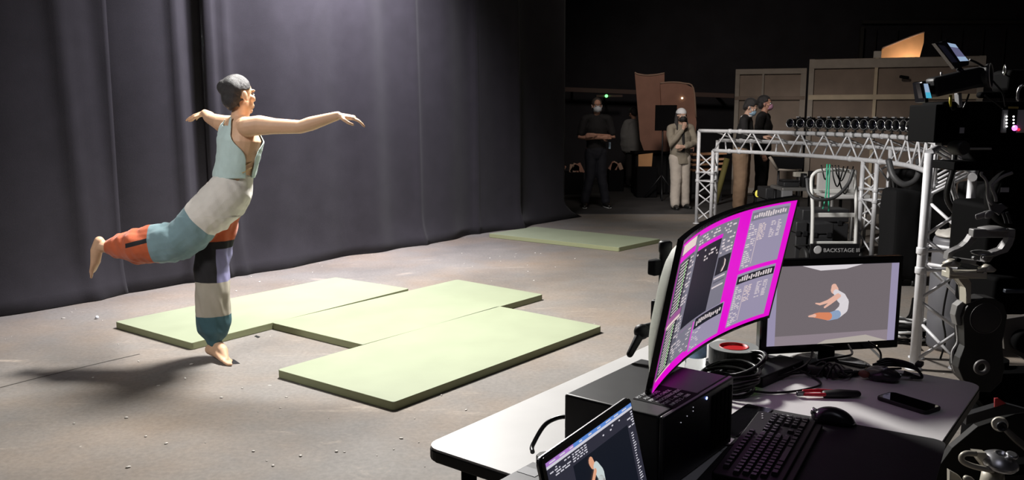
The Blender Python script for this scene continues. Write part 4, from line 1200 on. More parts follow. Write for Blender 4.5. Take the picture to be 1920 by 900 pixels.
# ---------------------------------------------------------------- the dancer
DY0 = 5.20
def D(px, py, dy=0.): return at_y(px, py, DY0 + dy)
rt_ = Vector((.64, -.768, 0)); fw_ = Vector((.768, .64, 0))            # dancer's right and front
toe = on_z(437, 681); dn = thing('person', 'dancer in pale tank top and patchwork trousers balancing on one bare foot with arms spread', 'person', (toe.x, toe.y, 0))
neck = D(450, 220); headc = D(447, 178)
shR = D(472, 238, -.13); shL = D(417, 232, .13)
elR, wrR = D(563, 238, -.20), D(633, 217, -.22)
elL, wrL = D(396, 223, .42), D(384, 212, .66)
waist = D(441, 322); pelv = D(432, 352)
hipR, knR, anR = D(430, 362, -.07), D(338, 446, -.10), D(207, 464, -.06)
hipL, knL, anL = D(418, 362, .08), D(398, 508, .05), D(402, 640, .02)
chest = D(451, 262)
b = MB()
b.cap_tube([pelv, waist, D(447, 292), chest, D(449, 240)], [(.140, .11), (.125, .10), (.138, .110), (.155, .118), (.115, .085)], n=24, ref=rt_)
b.cap_tube([shL, D(449, 236, .0), shR], [.055, .06, .055], n=14)
b.cap_tube([D(450, 234), neck, D(454, 196)], [.062, .054, .054], n=16)
fh_ = (Vector((.66, .75, 0))).normalized()
Ph, Rh = head_shape(b, headc, fh_, Vector((-.12, 0, 1)), .98)
b.cap_tube([shR - Vector((.03, 0, .0)), shR + Vector((.05, 0, .01)), elR.lerp(shR, .5) + Vector((0, 0, .004)), elR, elR.lerp(wrR, .3), wrR], [.058, .060, .047, .040, .042, .026], n=16)
b.cap_tube([shL, elL.lerp(shL, .5), elL, elL.lerp(wrL, .3), wrL], [.055, .046, .039, .040, .026], n=16)
hand(b, wrR, Vector((.93, .1, -.12)), Vector((.05, .1, -1)), .5, .42, 1.0, -1)
hand(b, wrL, Vector((-.80, .50, -.20)), Vector((-.1, .1, -1)), 1.2, .2, 1.0, 1)
b.cap_tube([hipR, knR.lerp(hipR, .5), knR, knR.lerp(anR, .35), anR], [.092, .078, .058, .060, .036], n=16)
b.cap_tube([hipL, knL.lerp(hipL, .5), knL, knL.lerp(anL, .35), anL], [.092, .078, .058, .060, .036], n=16)
# raised foot: pointed, sole showing
hl = D(186, 452, -.06); tr = D(172, 517, -.05)
b.cap_tube([anR, D(193, 462, -.06)], [.036, .038], n=14)
b.cap_tube([hl, D(181, 470, -.06), D(179, 492, -.06), D(174, 508, -.05)], [(.032, .030), (.036, .036), (.040, .026), (.036, .014)], n=14, ref=(0, 1, 0))
for k in range(5):
    y = -.085 + .019 * k; L = 517 - 2.2 * k
    b.cap_tube([D(175, 503, y + .01), D(172.5 - .3 * k, 510, y + .01), D(171 - .4 * k, L + 3, y + .01)], [.0105 - (.0 if k == 0 else .002)] * 2 + [.0085 - (.0 if k == 0 else .0015)], n=8)
# standing foot on the ball, heel lifted
heel = D(393, 655, .03); ball = on_z(424, 676, .02); tz = on_z(437, 681, .008)
b.cap_tube([anL, D(400, 652, .02)], [.037, .040], n=14)
b.cap_tube([heel, heel.lerp(ball, .45) + Vector((.008, 0, .012)), ball], [(.030, .033), (.036, .036), (.040, .018)], n=14, ref=(0, 1, 0))
b.cap_tube([anL + Vector((.01, 0, -.01)), anL.lerp(ball, .6) + Vector((.012, 0, .012)), ball + Vector((0, 0, .004))], [.036, .032, .018], n=12)
for k in range(5):
    o_ = Vector((.0, -.036 + .018 * k, 0)); rr = .0115 if k == 0 else .0085
    b.cap_tube([ball + o_ * .9, ball.lerp(tz, .6) + o_ + Vector((0, 0, -.004)), Vector((tz.x - .006 * k, tz.y, rr)) + o_], [rr, rr, rr * .85], n=8)
blob('body', b, .0052, skin_warm, dn, 2)
for sx in (-1, 1):
    b = MB(); b.ball(Ph(.030 * sx, .080, -.002), .0118, 12, 8); e_ = b.build('eye', eye_w, dn)
    b = MB(); b.ball(Ph(.030 * sx, .0888, -.002), .0055, 10, 6); b.build('iris', eye_d, e_)
# short cropped hair
b = MB(); b.ball(Ph(0, -.014, .031), (.0795, .1005, .0925), 22, 14, Rh); b.ball(Ph(0, -.056, -.02), (.068, .050, .066), 18, 12, Rh); b.ball(Ph(0, -.040, -.072), (.050, .032, .036), 14, 10, Rh); b.ball(Ph(-.015, -.078, .045), (.052, .045, .05), 14, 10, Rh)
inv = Rh.transposed()
def hair_cut(c):
    q = inv @ (c - headc)
    return q.y > .052 + .30 * max(0, q.z - .075) or (q.y > .002 and q.z < .018 + .35 * max(0, q.y)) or q.z < -.098 + .5 * abs(q.x) or (abs(q.x) > .06 and q.y > -.026 and q.z < .02)
blob('hair', b, .005, hair_black, dn, 3, cut=hair_cut, thick=.002, fn=lambda c: .0012 * noise.noise(c * 60) + .003 * noise.noise(c * 16))
# tank top with open laced sides
RT = Matrix((rt_, fw_, Vector((0, 0, 1)))).transposed(); IT = RT.transposed()
tk = MB(); tk.cap_tube([D(438, 336), waist, D(447, 292), chest, D(450, 238)], [(.140, .120), (.140, .118), (.150, .122), (.166, .130), (.130, .095)], n=28, ref=rt_)
for sgn, sp_ in ((1, shR), (-1, shL)):
    q = sp_.lerp(D(450, 236), .52)
    tk.cap_tube([q - fw_ * .07 + Vector((0, 0, -.06)), q - fw_ * .03 + Vector((0, 0, .048)), q + fw_ * .03 + Vector((0, 0, .048)), q + fw_ * .07 + Vector((0, 0, -.06))], [(.034, .018)] * 4, n=14, ref=rt_)
zw, zs, zn = D(441, 329).z, chest.z, D(450, 222).z
tanktop = mat('pale_teal_cotton', (.52, .66, .64), .85, noise_amt=.06, noise_scale=12, bump=.15, bump_scale=300, sheen=.2)
def tank_cut(c):
    q = IT @ (c - D(446, 280)); z = c.z
    if z < zw - .012: return True
    th = math.degrees(math.atan2(q.y / .118, abs(q.x) / .146))        # 0 = the side, + towards the front
    hs = max(0, min(1, (z - zs + .11) / .15)); hs = hs * hs * (3 - 2 * hs)
    if abs(th - 8) < 13 + 4 * (z - zw) / (zs - zw) + 36 * hs: return True
    if z > zn - .045 and abs(q.x) < .052 and z > zn - .045: return True                      # neck
    return False
def wrinkle(c):
    return .005 * noise.noise(Vector((c.x * 14, c.y * 14, c.z * 9))) + .003 * noise.noise(Vector((c.x * 30 + c.z * 12, c.y * 30, c.z * 22)))
blob('tank_top', tk, .006, tanktop, dn, 3, fn=wrinkle, cut=tank_cut, thick=.004)
lace = mat('gold_lace', (.42, .30, .12), .45)
for k in range(6):                                                  # laces over the near side
    z0 = D(480, 322).z + .038 * k
    c0 = Vector((waist.x, waist.y, z0)) + (D(446, 280) - Vector((D(441, 280).x, D(441, 280).y, D(446, 280).z))) * 0
    b = MB(); b.tube([c0 + rt_ * .146 - fw_ * .015, c0 + rt_ * .150 + fw_ * .016 + Vector((0, 0, .014)), c0 + rt_ * .140 + fw_ * .050 + Vector((0, 0, .03))], .0032, n=8); b.build('side_lace', lace, dn)
# patchwork trousers: both legs one garment, panels by their place along each leg
tw = MB()
tw.cap_tube([D(443, 333), D(436, 352), D(430, 372)], [(.125, .105), (.150, .125), (.150, .125)], n=26, ref=rt_)
tw.cap_tube([D(431, 362, -.04), hipR.lerp(knR, .35) + Vector((0, 0, -.01)), hipR.lerp(knR, .75) + Vector((0, 0, -.012)), knR + Vector((0, 0, -.015)), knR.lerp(anR, .3) + Vector((0, 0, -.02)), knR.lerp(anR, .62) + Vector((0, 0, -.018)), knR.lerp(anR, .88), anR], [.135, .138, .124, .122, .124, .116, .075, .05], n=20)
tw.cap_tube([D(420, 366, .06), hipL.lerp(knL, .4), hipL.lerp(knL, .8), knL + Vector((-.005, 0, 0)), knL.lerp(anL, .3), knL.lerp(anL, .6), knL.lerp(anL, .85), anL + Vector((0, 0, .03)), anL + Vector((0, 0, .01))], [.13, .115, .105, .106, .110, .108, .092, .066, .05], n=20)
pwhite = mat('cream_cotton', (.74, .70, .64), .85, noise_amt=.06, noise_scale=10, bump=.15, bump_scale=250, sheen=.2)
pteal = mat('dusty_teal_cotton', (.20, .31, .34), .85, noise_amt=.08, noise_scale=10, bump=.15, bump_scale=250, sheen=.2)
porange = mat('rust_orange_cotton', (.52, .105, .035), .85, noise_amt=.12, noise_scale=10, bump=.15, bump_scale=250, sheen=.2)
pblack = mat('black_cotton', (.016, .015, .018), .85)
plilac = mat('lilac_cotton', (.25, .24, .42), .85)
pdteal = mat('dark_teal_cotton', (.05, .12, .145), .8, noise_amt=.15, noise_scale=12)
pgrey = mat('beige_grey_cotton', (.42, .38, .31), .85, noise_amt=.06)
slit = knR.lerp(anR, .50)
def seg_t(c, a, e):
    v = e - a; return (c - a).dot(v) / v.dot(v), ((c - a) - v * max(0, min(1, (c - a).dot(v) / v.dot(v)))).length
def trouser_panel(c):
    dR = min(seg_t(c, hipR, knR)[1] - .0, seg_t(c, knR, anR)[1]); dL = min(seg_t(c, hipL, knL)[1], seg_t(c, knL, anL)[1])
    if c.z > D(430, 372).z and dR < .30 and c.z > knR.z + .20 and not (dL < dR - .05 and (IT @ (c - pelv)).x < -.03): return 0
    if dR <= dL:
        t1, _ = seg_t(c, hipR, knR); t2, _ = seg_t(c, knR, anR)
        if t2 < .04: return 0 if t1 < .60 else 1
        if t2 < .34: return 1
        q = c - knR.lerp(anR, .50)
        if abs(q.z - .015 - .25 * q.x) < .014 and abs(q.x) < .07 and q.y < 0: return 3
        return 2
    py = D(400, 452).z, D(400, 528).z, D(400, 591).z
    if c.z > py[0]: return 2
    if c.z > py[1]:
        q = c - hipL.lerp(knL, .8); return 4 if q.x > .045 and c.z < D(400, 466).z else 3
    if c.z > py[2]: return 6
    return 5
def tr_wr(c):
    f = 1.0 if c.z < D(400, 400).z else .5
    return f * (.016 * noise.noise(Vector((c.x * 6 + c.z * 3, c.y * 7, c.z * 5))) + .011 * noise.noise(Vector((c.x * 22 + c.z * 8, c.y * 20, c.z * 6 + 9))) + .006 * noise.noise(Vector((c.x * 16, c.y * 16, c.z * 9 + 4))))
blob('trousers', tw, .0065, None, dn, 4, fn=tr_wr, mats=([pwhite, pteal, porange, pblack, plilac, pdteal, pgrey], trouser_panel),
     planes=[(hipR.lerp(knR, .60), knR - hipR), (knR.lerp(anR, .34), anR - knR), (D(400, 452), (0, 0, 1)), (D(400, 466), (0, 0, 1)), (D(400, 528), (0, 0, 1)), (D(400, 591), (0, 0, 1)), (hipL.lerp(knL, .8) + Vector((.045, 0, 0)), (1, 0, 0)),
             (slit + Vector((0, 0, .029)), (-.25, 0, 1)), (slit + Vector((0, 0, .001)), (-.25, 0, 1)), (slit + Vector((.07, 0, 0)), (1, 0, 0)), (slit - Vector((.07, 0, 0)), (1, 0, 0)), (knR.lerp(anR, .04), anR - knR)])

# ---------------------------------------------------------------- bystanders
def bystander(label, loc, yaw, Ht, skin, shirt, pants, shoes, hair, pose):
    """yaw: direction faced, degrees, 0 = +y (away from the camera), 180 = towards it"""
    k = Ht / 1.75; a = math.radians(yaw)
    f = Vector((-math.sin(a), math.cos(a), 0)); r = Vector((f.y, -f.x, 0)); base = Vector((loc[0], loc[1], 0))
    lean = pose.get('lean', 0.)
    def W(x, y, z):
        yy = y + lean * max(0, z - .95); return base + (r * x + f * yy) * k + Vector((0, 0, z * k))
    t = thing('person', label, 'person', base)
    st = pose.get('stance', .11)
    b = MB(); vx = .008
    b.cap_tube([W(0, 0, .95), W(0, 0, 1.08), W(0, .01, 1.28), W(0, 0, 1.42)], [(.15 * k, .105 * k), (.13 * k, .095 * k), (.155 * k, .11 * k), (.10 * k, .07 * k)], n=20, ref=r)
    b.cap_tube([W(-.17, 0, 1.42), W(0, 0, 1.45), W(.17, 0, 1.42)], [.052 * k, .06 * k, .052 * k], n=12)
    b.cap_tube([W(0, -.005, 1.42), W(0, .015, 1.53)], [.058 * k, .052 * k], n=14)
    hp = math.radians(pose.get('nod', 0)); ht_ = math.radians(pose.get('turn', 0))
    hf = (f * math.cos(ht_) + r * math.sin(ht_)).normalized(); hup = (Vector((0, 0, 1)) * math.cos(hp) + hf * math.sin(hp)); hff = (hf * math.cos(hp) - Vector((0, 0, 1)) * math.sin(hp))
    hc = W(0, .015 + .05 * math.sin(hp), 1.635 - .02 * math.sin(hp))
    P, R = head_shape(b, hc, hff, hup, k)
    arms = pose['arms']
    for sgn, (el, wr, hd, pm, cu) in zip((-1, 1), arms):
        S_, E_, R_ = W(.19 * sgn, 0, 1.41), W(*el), W(*wr)
        b.cap_tube([S_, S_.lerp(E_, .5), E_, E_.lerp(R_, .3), R_], [.054 * k, .046 * k, .040 * k, .041 * k, .027 * k], n=14)
        dv = r * hd[0] + f * hd[1] + Vector((0, 0, hd[2])); pv = r * pm[0] + f * pm[1] + Vector((0, 0, pm[2]))
        hand(b, R_, dv, pv, .6, cu, k, pose.get('thumb', (1, -1))[0 if sgn < 0 else 1], .0088)
    for sgn in (-1, 1):
        fy = pose.get('step', (0, 0))[0 if sgn < 0 else 1]
        b.cap_tube([W(.085 * sgn, 0, .92), W(.09 * sgn, .015 + fy * .4, .5), W(st * sgn, fy, .09)], [.088 * k, .058 * k, .038 * k], n=14)
        b.cap_tube([W(st * sgn, fy - .03, .045), W(st * sgn + .02 * sgn, fy + .14, .03)], [.036 * k, .03 * k], n=10)
    blob('body', b, vx, skin, t, 2)
    for sx in (-1, 1):
        b = MB(); b.ball(P(.030 * sx, .085, -.002), .012 * k, 10, 6); e_ = b.build('eye', eye_w, t)
        b = MB(); b.ball(P(.030 * sx, .0945, -.002), .006 * k, 8, 5); b.build('iris', eye_d, e_)
    # shirt
    b = MB(); bt = pose.get('hem', .90); wd = pose.get('loose', 0.)
    b.cap_tube([W(0, 0, bt - .07), W(0, 0, bt + .10), W(0, .01, 1.28), W(0, 0, 1.43)], [((.165 + wd) * k, (.12 + wd) * k), ((.155 + wd) * k, (.115 + wd) * k), ((.172 + wd * .5) * k, (.125 + wd * .5) * k), (.115 * k, .078 * k)], n=20, ref=r)
    b.cap_tube([W(-.17, 0, 1.425), W(0, -.005, 1.45), W(.17, 0, 1.425)], [.066 * k, .066 * k, .066 * k], n=12)
    slv = pose.get('sleeve', 1.)
    for sgn, (el, wr, *_q) in zip((-1, 1), arms):
        S_, E_, R_ = W(.19 * sgn, 0, 1.41), W(*el), W(*wr)
        if slv < 1: b.cap_tube([S_, S_.lerp(E_, .4), S_.lerp(E_, slv)], [.068 * k, .063 * k, .060 * k], n=14)
        else: b.cap_tube([S_, S_.lerp(E_, .5), E_, E_.lerp(R_, .5), E_.lerp(R_, .9)], [.068 * k, (.060 + wd * .3) * k, (.054 + wd * .3) * k, (.05 + wd * .2) * k, .04 * k], n=14)
    zc_ = (bt - .015) * k
    wr_ = lambda c: .007 * noise.noise(c * 9) + .003 * noise.noise(c * 22)
    blob('shirt', b, .010, shirt, t, 3, fn=wr_, cut=lambda c: c.z < bt * k and Vector((c.x - base.x, c.y - base.y, 0)).length < .215 * k, thick=.004)
    # trousers
    b = MB(); pl = pose.get('pant', .10)
    b.cap_tube([W(0, 0, 1.03), W(0, 0, .93), W(0, 0, .86)], [(.148 * k, .112 * k), (.162 * k, .125 * k), (.158 * k, .122 * k)], n=20, ref=r)
    for sgn in (-1, 1):
        fy = pose.get('step', (0, 0))[0 if sgn < 0 else 1]
        b.cap_tube([W(.08 * sgn, 0, .90), W(.09 * sgn, .015 + fy * .4, .5), W((st * .98) * sgn, fy * .9, .16), W(st * sgn, fy, .10)], [(pl + .008) * k, pl * .86 * k, pl * .76 * k, pl * .76 * k], n=16)
    blob('trousers', b, .010, pants, t, 3, fn=wr_)
    for sgn in (-1, 1):
        fy = pose.get('step', (0, 0))[0 if sgn < 0 else 1]; x = st * sgn
        b = MB()
        b.cap_tube([W(x, fy - .045, .052), W(x, fy + .03, .055), W(x + .02 * sgn, fy + .12, .042), W(x + .03 * sgn, fy + .175, .034)], [(.042 * k, .05 * k), (.044 * k, .052 * k), (.046 * k, .038 * k), (.036 * k, .028 * k)], n=14, ref=r)
        sh = blob('shoe', b, .008, shoes, t, 2)
        b = MB(); b.cap_tube([W(x, fy - .05, .012), W(x + .01 * sgn, fy + .05, .012), W(x + .03 * sgn, fy + .18, .012)], [(.042 * k, .011 * k), (.044 * k, .011 * k), (.036 * k, .011 * k)], n=12, ref=r)
        b.build('sole', pose.get('sole', rubber), sh)
    hm = hair
    if hm is not None:
        b = MB(); b.ball(P(0, -.020, .036), (.086 * k, .106 * k, .096 * k), 20, 12, R); b.ball(P(0, -.06, -.02), (.074 * k, .05 * k, .07 * k), 16, 10, R)
        if pose.get('long'):
            for sx in (-1, 1):
                b.cap_tube([P(.070 * sx, -.02, .03), P(.085 * sx, -.02, -.06), P(.095 * sx, .02, -.16), P(.09 * sx, .05, -.24)], [.028 * k, .030 * k, .026 * k, .012 * k], n=10)
            b.cap_tube([P(0, -.085, 0), P(0, -.10, -.12), P(0, -.09, -.2)], [(.075 * k, .03 * k), (.09 * k, .03 * k), (.07 * k, .02 * k)], n=12, ref=r)
        Ri = R.transposed()
        def hc_(c):
            q = Ri @ (c - hc) / k
            if pose.get('long') and q.z < -.01: return False
            return (q.y > .045 and q.z < .075) or (q.y > .0 and q.z < .02 + .3 * max(0, q.y)) or q.z < -.085
        blob('hair', b, .008, hm, t, 2, cut=hc_, thick=.004)
    if pose.get('mask'):
        b = MB(); g = []
        for i in range(9):
            u = -1 + 2 * i / 8; col = []
            for j in range(7):
                v = -1 + 2 * j / 6
                yy = .128 - .058 * abs(u) ** 1.8 - .016 * v * v - .012 * (v < -.5)
                col.append(b._v(P(.066 * u, yy, -.058 + (.050 - .016 * abs(u)) * v)))
            g.append(col)
        for i in range(8):
            for j in range(6): b._f([g[i][j], g[i + 1][j], g[i + 1][j + 1], g[i][j + 1]], True)
        mk_ = b.build('face_mask', pose['mask'], t); md = mk_.modifiers.new('cloth', 'SOLIDIFY'); md.thickness = .003
        for sx in (-1, 1):
            b = MB(); b.tube(spline([P(.066 * sx, .070, -.04), P(.079 * sx, .03, -.02), P(.086 * sx, -.008, .01)], 4), .0025, n=6); b.build('ear_loop', pose['mask'], mk_)
    return t, P, R, W, k
navy = mat('navy_denim', (.010, .011, .019), .8); blk = mat('black_jersey', (.009, .0085, .010), .85); gshirt = mat('grey_fleece', (.2, .2, .2), .95, sheen=.3)
khaki = mat('khaki_cotton', (.24, .21, .165), .85, noise_amt=.06); oat = mat('oatmeal_cotton', (.46, .41, .36), .85, noise_amt=.05); brown = mat('tan_corduroy', (.25, .165, .105), .85, bump=.2, bump_scale=200, noise_amt=.08)
m_white = mat('white_mask', (.62, .66, .72), .7); m_black = mat('black_mask', (.012, .012, .012), .7); m_blue = mat('blue_mask', (.36, .54, .70), .7); m_pink = mat('pink_mask', (.52, .27, .40), .7)
shoe_b = mat('black_shoe', (.012, .012, .012), .4)
g = on_z(1116, 389)
crossed = [((-.27, .02, 1.13), (.04, .20, 1.17), (1, .1, -.02), (0, -1, 0), .3), ((.27, .02, 1.13), (-.05, .22, 1.13), (-1, -.05, .10), (0, -1, 0), .3)]
t, P, R, W, k = bystander('man in dark clothes and white mask standing with folded arms near the curtain end', (g.x, g.y), 184, 1.82, skin_dim, blk, navy, shoe_b, None,
    dict(arms=crossed, sleeve=.75, mask=m_white, stance=.17, pant=.095, sole=white_plastic))
b = MB(); b.ball(P(0, -.022, .034), (.082 * k, .102 * k, .092 * k), 18, 12, R)
blob('hair', b, .008, mat('hair_grey_brown', (.06, .05, .045), .6), t, 2, cut=lambda c: (R.transposed() @ (c - P(0, 0, 0))).y > .058 or (R.transposed() @ (c - P(0, 0, 0))).z < .0, thick=.003)
for sx in (-1, 1):
    b = MB(); b.ring(P(.032 * sx, .108, .000), R @ Vector((0, 1, 0)), .020, .002, 16, 6); b.build('glasses_rim', matte_black, t)
b = MB(); b.box(W(-.21, .05, 1.0), (.035, .02, .11), None, .006); b.build('hanging_cloth', mat('pale_blue_cloth', (.35, .48, .62), .7), t)
g = on_z(1186, 352)
down = [((-.24, -.02, 1.12), (-.20, .06, .88), (.1, .3, -1), (1, 0, 0), .4), ((.24, -.02, 1.12), (.20, .06, .88), (-.1, .3, -1), (-1, 0, 0), .4)]
bystander('person in loose grey shirt and dark trousers standing turned away in the dim background', (g.x, g.y), 25, 1.70, skin_dim, gshirt, blk, shoe_b, hair_black,
    dict(arms=down, loose=.13, hem=1.0, stance=.09, nod=25))
g = on_z(1272, 391)
chin = [((-.25, .06, 1.15), (.02, .23, 1.10), (1, .1, .05), (0, -1, 0), .35), ((.22, .10, 1.14), (.03, .17, 1.40), (-.25, .15, 1), (0, -1, 0), .9)]
t, P, R, W, k = bystander('woman in khaki shirt, pale trousers and white headscarf with a hand at her masked chin', (g.x, g.y), 192, 1.64, skin_pale, khaki, oat, shoe_b, hair_black,
    dict(arms=chin, loose=.02, hem=.80, mask=m_black, stance=.12, pant=.112, long=True, step=(0, .12)))
b = MB(); b.ball(P(0, -.016, .040), (.089 * k, .110 * k, .094 * k), 20, 12, R)
blob('headscarf', b, .008, mat('white_cotton', (.62, .62, .64), .8), t, 2, cut=lambda c: (R.transposed() @ (c - P(0, 0, 0))).z < .035 - .25 * (R.transposed() @ (c - P(0, 0, 0))).y * .3, thick=.004)
b = MB(); b.cap_tube([W(.02, .16, 1.02), W(.0, .14, 1.12), W(.02, .15, 1.38)], [(.035 * k, .01), (.03 * k, .01), (.022 * k, .01)], n=10, ref=(1, 0, 0)); b.build('undershirt', blk, t)
g = at_y(1390, 300, 13.5)
look = [((-.26, .05, 1.14), (-.12, .30, 1.16), (.5, .8, .2), (.3, 0, -1), .6), ((.26, .05, 1.14), (.12, .30, 1.16), (-.5, .8, .2), (-.3, 0, -1), .6)]
t, P, R, W, k = bystander('man in black sweater and tan trousers looking down, wearing a light blue mask', (g.x, 13.5), 245, 1.80, skin_pale, blk, brown, shoe_b, hair_black,
    dict(arms=look, hem=.93, mask=m_blue, nod=32, stance=.10, pant=.125, lean=.10, turn=0))
b = MB(); b.ring(W(0, .0, 1.475), (0, 0.1, 1), .075 * k, .017, 20, 8); b.build('hood_collar', mat('white_cotton', (0, 0, 0)), t)
g = at_y(1428, 300, 14.3)
bystander('person in black top and pink mask half hidden behind the man in tan trousers', (g.x, 14.3), 240, 1.86, skin_dim, blk, blk, shoe_b, hair_black,
    dict(arms=down, mask=m_pink, stance=.09, loose=.02, turn=-10))
# ================================================================ back of the room
ply = mat('dim_plywood', (.20, .155, .125), .85, noise_amt=.12, noise_scale=3, bump=.1, bump_scale=40)
batten = mat('grey_batten', (.29, .255, .22), .8, noise_amt=.1, noise_scale=6)
batten_l = mat('pale_batten', (.48, .40, .29), .8, noise_amt=.1, noise_scale=6)
def FB(px, py, y): return at_y(px, py, y)
def flat(label, x0, x1, ztop, y0, y1, rails, stiles, bm_, pm_, zb=.02):
    """upright scenery flat seen from behind: sheet plus battens"""
    A = Vector((x0, y0, 0)); B = Vector((x1, y1, 0)); d = (B - A); L = d.length; d.normalize(); n = Vector((d.y, -d.x, 0))
    R = Matrix((d, -n, Vector((0, 0, 1)))).transposed()
    o = thing('scenery_flat', label, 'scenery flat', (A + B) / 2)
    b = MB(); b.box((A + B) / 2 + Vector((0, 0, (ztop + zb) / 2)) - n * .012, (L, .012, ztop - zb), R); b.build('sheet', pm_, o)
    for z, w_, m_ in rails:
        b = MB(); b.box((A + B) / 2 + Vector((0, 0, z)) + n * .02, (L, .045, w_), R, .004); b.build('rail', m_, o)
    for f_, w_, m_ in stiles:
        p = A + d * (L * f_); b = MB(); b.box(p + Vector((0, 0, (ztop + zb) / 2)) + n * .018, (w_, .045, ztop - zb - .0), R, .004); b.build('stile', m_, o)
    return o
a, c = FB(1380, 130, 16.3), FB(1512, 122, 15.9)
flat('lower brown scenery flat standing behind the two men at the right', a.x, c.x, a.z, 16.3, 15.9, ((a.z - .05, .10, batten), (FB(1440, 184, 16.1).z, .07, ply), (.1, .1, batten)), ((.03, .08, batten), (.40, .04, batten), (.97, .1, batten)), batten, mat('tan_board', (.24, .19, .155), .85, noise_amt=.12, noise_scale=3))
a, c = FB(1519, 119, 15.6), FB(1850, 96, 14.6)
zt_ = (a.z + c.z) / 2
flat('widest brown scenery flat with pale cross battens behind the camera row', a.x, c.x, zt_, 15.6, 14.6, ((zt_ - .09, .16, batten), (FB(1650, 182, 15.2).z, .09, batten_l), (.1, .12, batten)), ((.012, .09, batten), (.395, .055, batten_l), (.98, .1, batten)), batten, ply)
p = FB(1692, 145, 15.02); b = MB(); b.box((p.x, 14.95, p.z), (.16, .06, .05), Matrix.Rotation(.15, 3, 'Y'), .015)
tag(b.build('handle_plate', matte_black, loc=(p.x, 14.95, p.z)), 'small black handle fixed high on the wide scenery flat', 'handle')
# leaning sheets left
pink = mat('rose_brown_sheet', (.44, .235, .175), .85, noise_amt=.1, noise_scale=4)
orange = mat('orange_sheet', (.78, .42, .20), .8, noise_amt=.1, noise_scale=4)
edge_ = mat('pale_torn_edge', (.50, .34, .26), .85)
def sheet(label, px, y, m, th=.03, tilt=.0, edge=None):
    P = [at_y(a_, b_, y) for a_, b_ in px]; zb = min(q.z for q in P); cx = sum(q.x for q in P) / len(P)
    o = thing('foam_sheet', label, 'sheet', (cx, y, zb))
    b = MB(); pts = [(q.x, q.z) for q in P]
    ar = sum(pts[i][0] * pts[(i + 1) % len(pts)][1] - pts[(i + 1) % len(pts)][0] * pts[i][1] for i in range(len(pts)))
    if ar < 0: pts.reverse()
    b.prism(pts, (1, 0, 0), (0, 0, 1), (0, y, 0), -th); b.build('sheet', m, o)
    if edge:
        q = [at_y(a_, b_, y - .005) for a_, b_ in edge]; b = MB(); b.tube(spline(q, 4), .016, n=6); b.build('torn_edge', edge_, o)
    return o
def base_px(x, y): 
    d = 235 + 0; return 215 + CAMH * FOC / y
k0_, k1_ = at_y(1192, 272, 16.3), at_y(1312, 284, 16.3); zk = at_y(1240, 284, 16.5).z
ck = thing('black_counter', 'low black counter with two rosy sheets standing on it', 'counter', ((k0_.x + k1_.x) / 2, 16.55, 0))
b = MB(); b.box(((k0_.x + k1_.x) / 2, 16.55, zk - .02), (k1_.x - k0_.x + .06, .56, .04), None, .005); b.build('worktop', matte_black, ck)
b = MB(); b.box(((k0_.x + k1_.x) / 2, 16.57, (zk - .04) / 2 + .003), (k1_.x - k0_.x, .48, zk - .046), None, .005); b.build('cabinet_body', matte_black, ck)
for s_ in (-.25, .25):
    b = MB(); b.box(((k0_.x + k1_.x) / 2 + s_ * (k1_.x - k0_.x), 16.32, (zk - .04) / 2), ((k1_.x - k0_.x) * .47, .02, zk - .12), None, .004); b.build('door', black_plastic, ck)
def zpx(z, y): return 215 + (CAMH - z) * FOC / y
s1, s2 = 284.0, 284.0
sheet('tall rose brown sheet standing on the counter, left of the two', [(1190, 136), (1211, 140), (1246, 137), (1245, 200), (1240, s1 - 2), (1207, s1 - 2), (1200, 262), (1196, 210)], 16.62, pink, edge=[(1190, 136), (1200, 140), (1222, 141), (1246, 137)])
sheet('rose brown sheet with ragged curved top standing on the counter, right of the two', [(1238, 156), (1258, 154), (1282, 156), (1300, 165), (1306, 230), (1301, s2), (1243, s2), (1240, 200)], 16.45, pink, edge=[(1238, 156), (1258, 154), (1282, 156), (1300, 165), (1305, 220)])
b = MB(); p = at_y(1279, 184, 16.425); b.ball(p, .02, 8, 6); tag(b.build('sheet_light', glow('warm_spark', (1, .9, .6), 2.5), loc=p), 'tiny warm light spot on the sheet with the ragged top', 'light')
# black flag on stand
q0, q1 = at_y(1229, 197, 15.4), at_y(1268, 245, 15.4); px_ = at_y(1243, 245, 15.4)
fl = thing('black_flag', 'square black flag on a thin stand in front of the rose brown sheets', 'flag', (px_.x, 15.4, 0))
b = MB(); b.box(((q0.x + q1.x) / 2, 15.4, (q0.z + q1.z) / 2), (q1.x - q0.x, .03, q0.z - q1.z), None, .004); b.build('cloth_panel', matte_black, fl)
b = MB(); b.tube([(px_.x, 15.42, .02), (px_.x, 15.42, q0.z)], .014, n=8); b.build('pole', dark_metal, fl)
for k in range(3):
    a_ = 2 * PI * k / 3 + .4; b = MB(); b.tube([(px_.x, 15.42, .45), (px_.x + .35 * math.cos(a_), 15.42 + .35 * math.sin(a_), .02)], .012, n=8); b.build('leg', dark_metal, fl)
# orange lit piece on top of the wide flat, with its white corner block
yy = 15.9
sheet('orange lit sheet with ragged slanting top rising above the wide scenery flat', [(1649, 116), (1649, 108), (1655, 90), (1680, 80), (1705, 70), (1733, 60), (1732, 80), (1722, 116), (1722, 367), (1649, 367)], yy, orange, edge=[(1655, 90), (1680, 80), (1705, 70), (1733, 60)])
P_ = at_y(1645, 106, 15.26); P_.z = zt_ + .062; b = MB(); b.box((P_.x, 15.26, P_.z), (.12, .06, .12), None, .006)
tag(b.build('foam_block', mat('white_foam', (.5, .47, .43), .8), loc=(P_.x, 15.26, P_.z)), 'small white block beside the orange lit sheet', 'block')
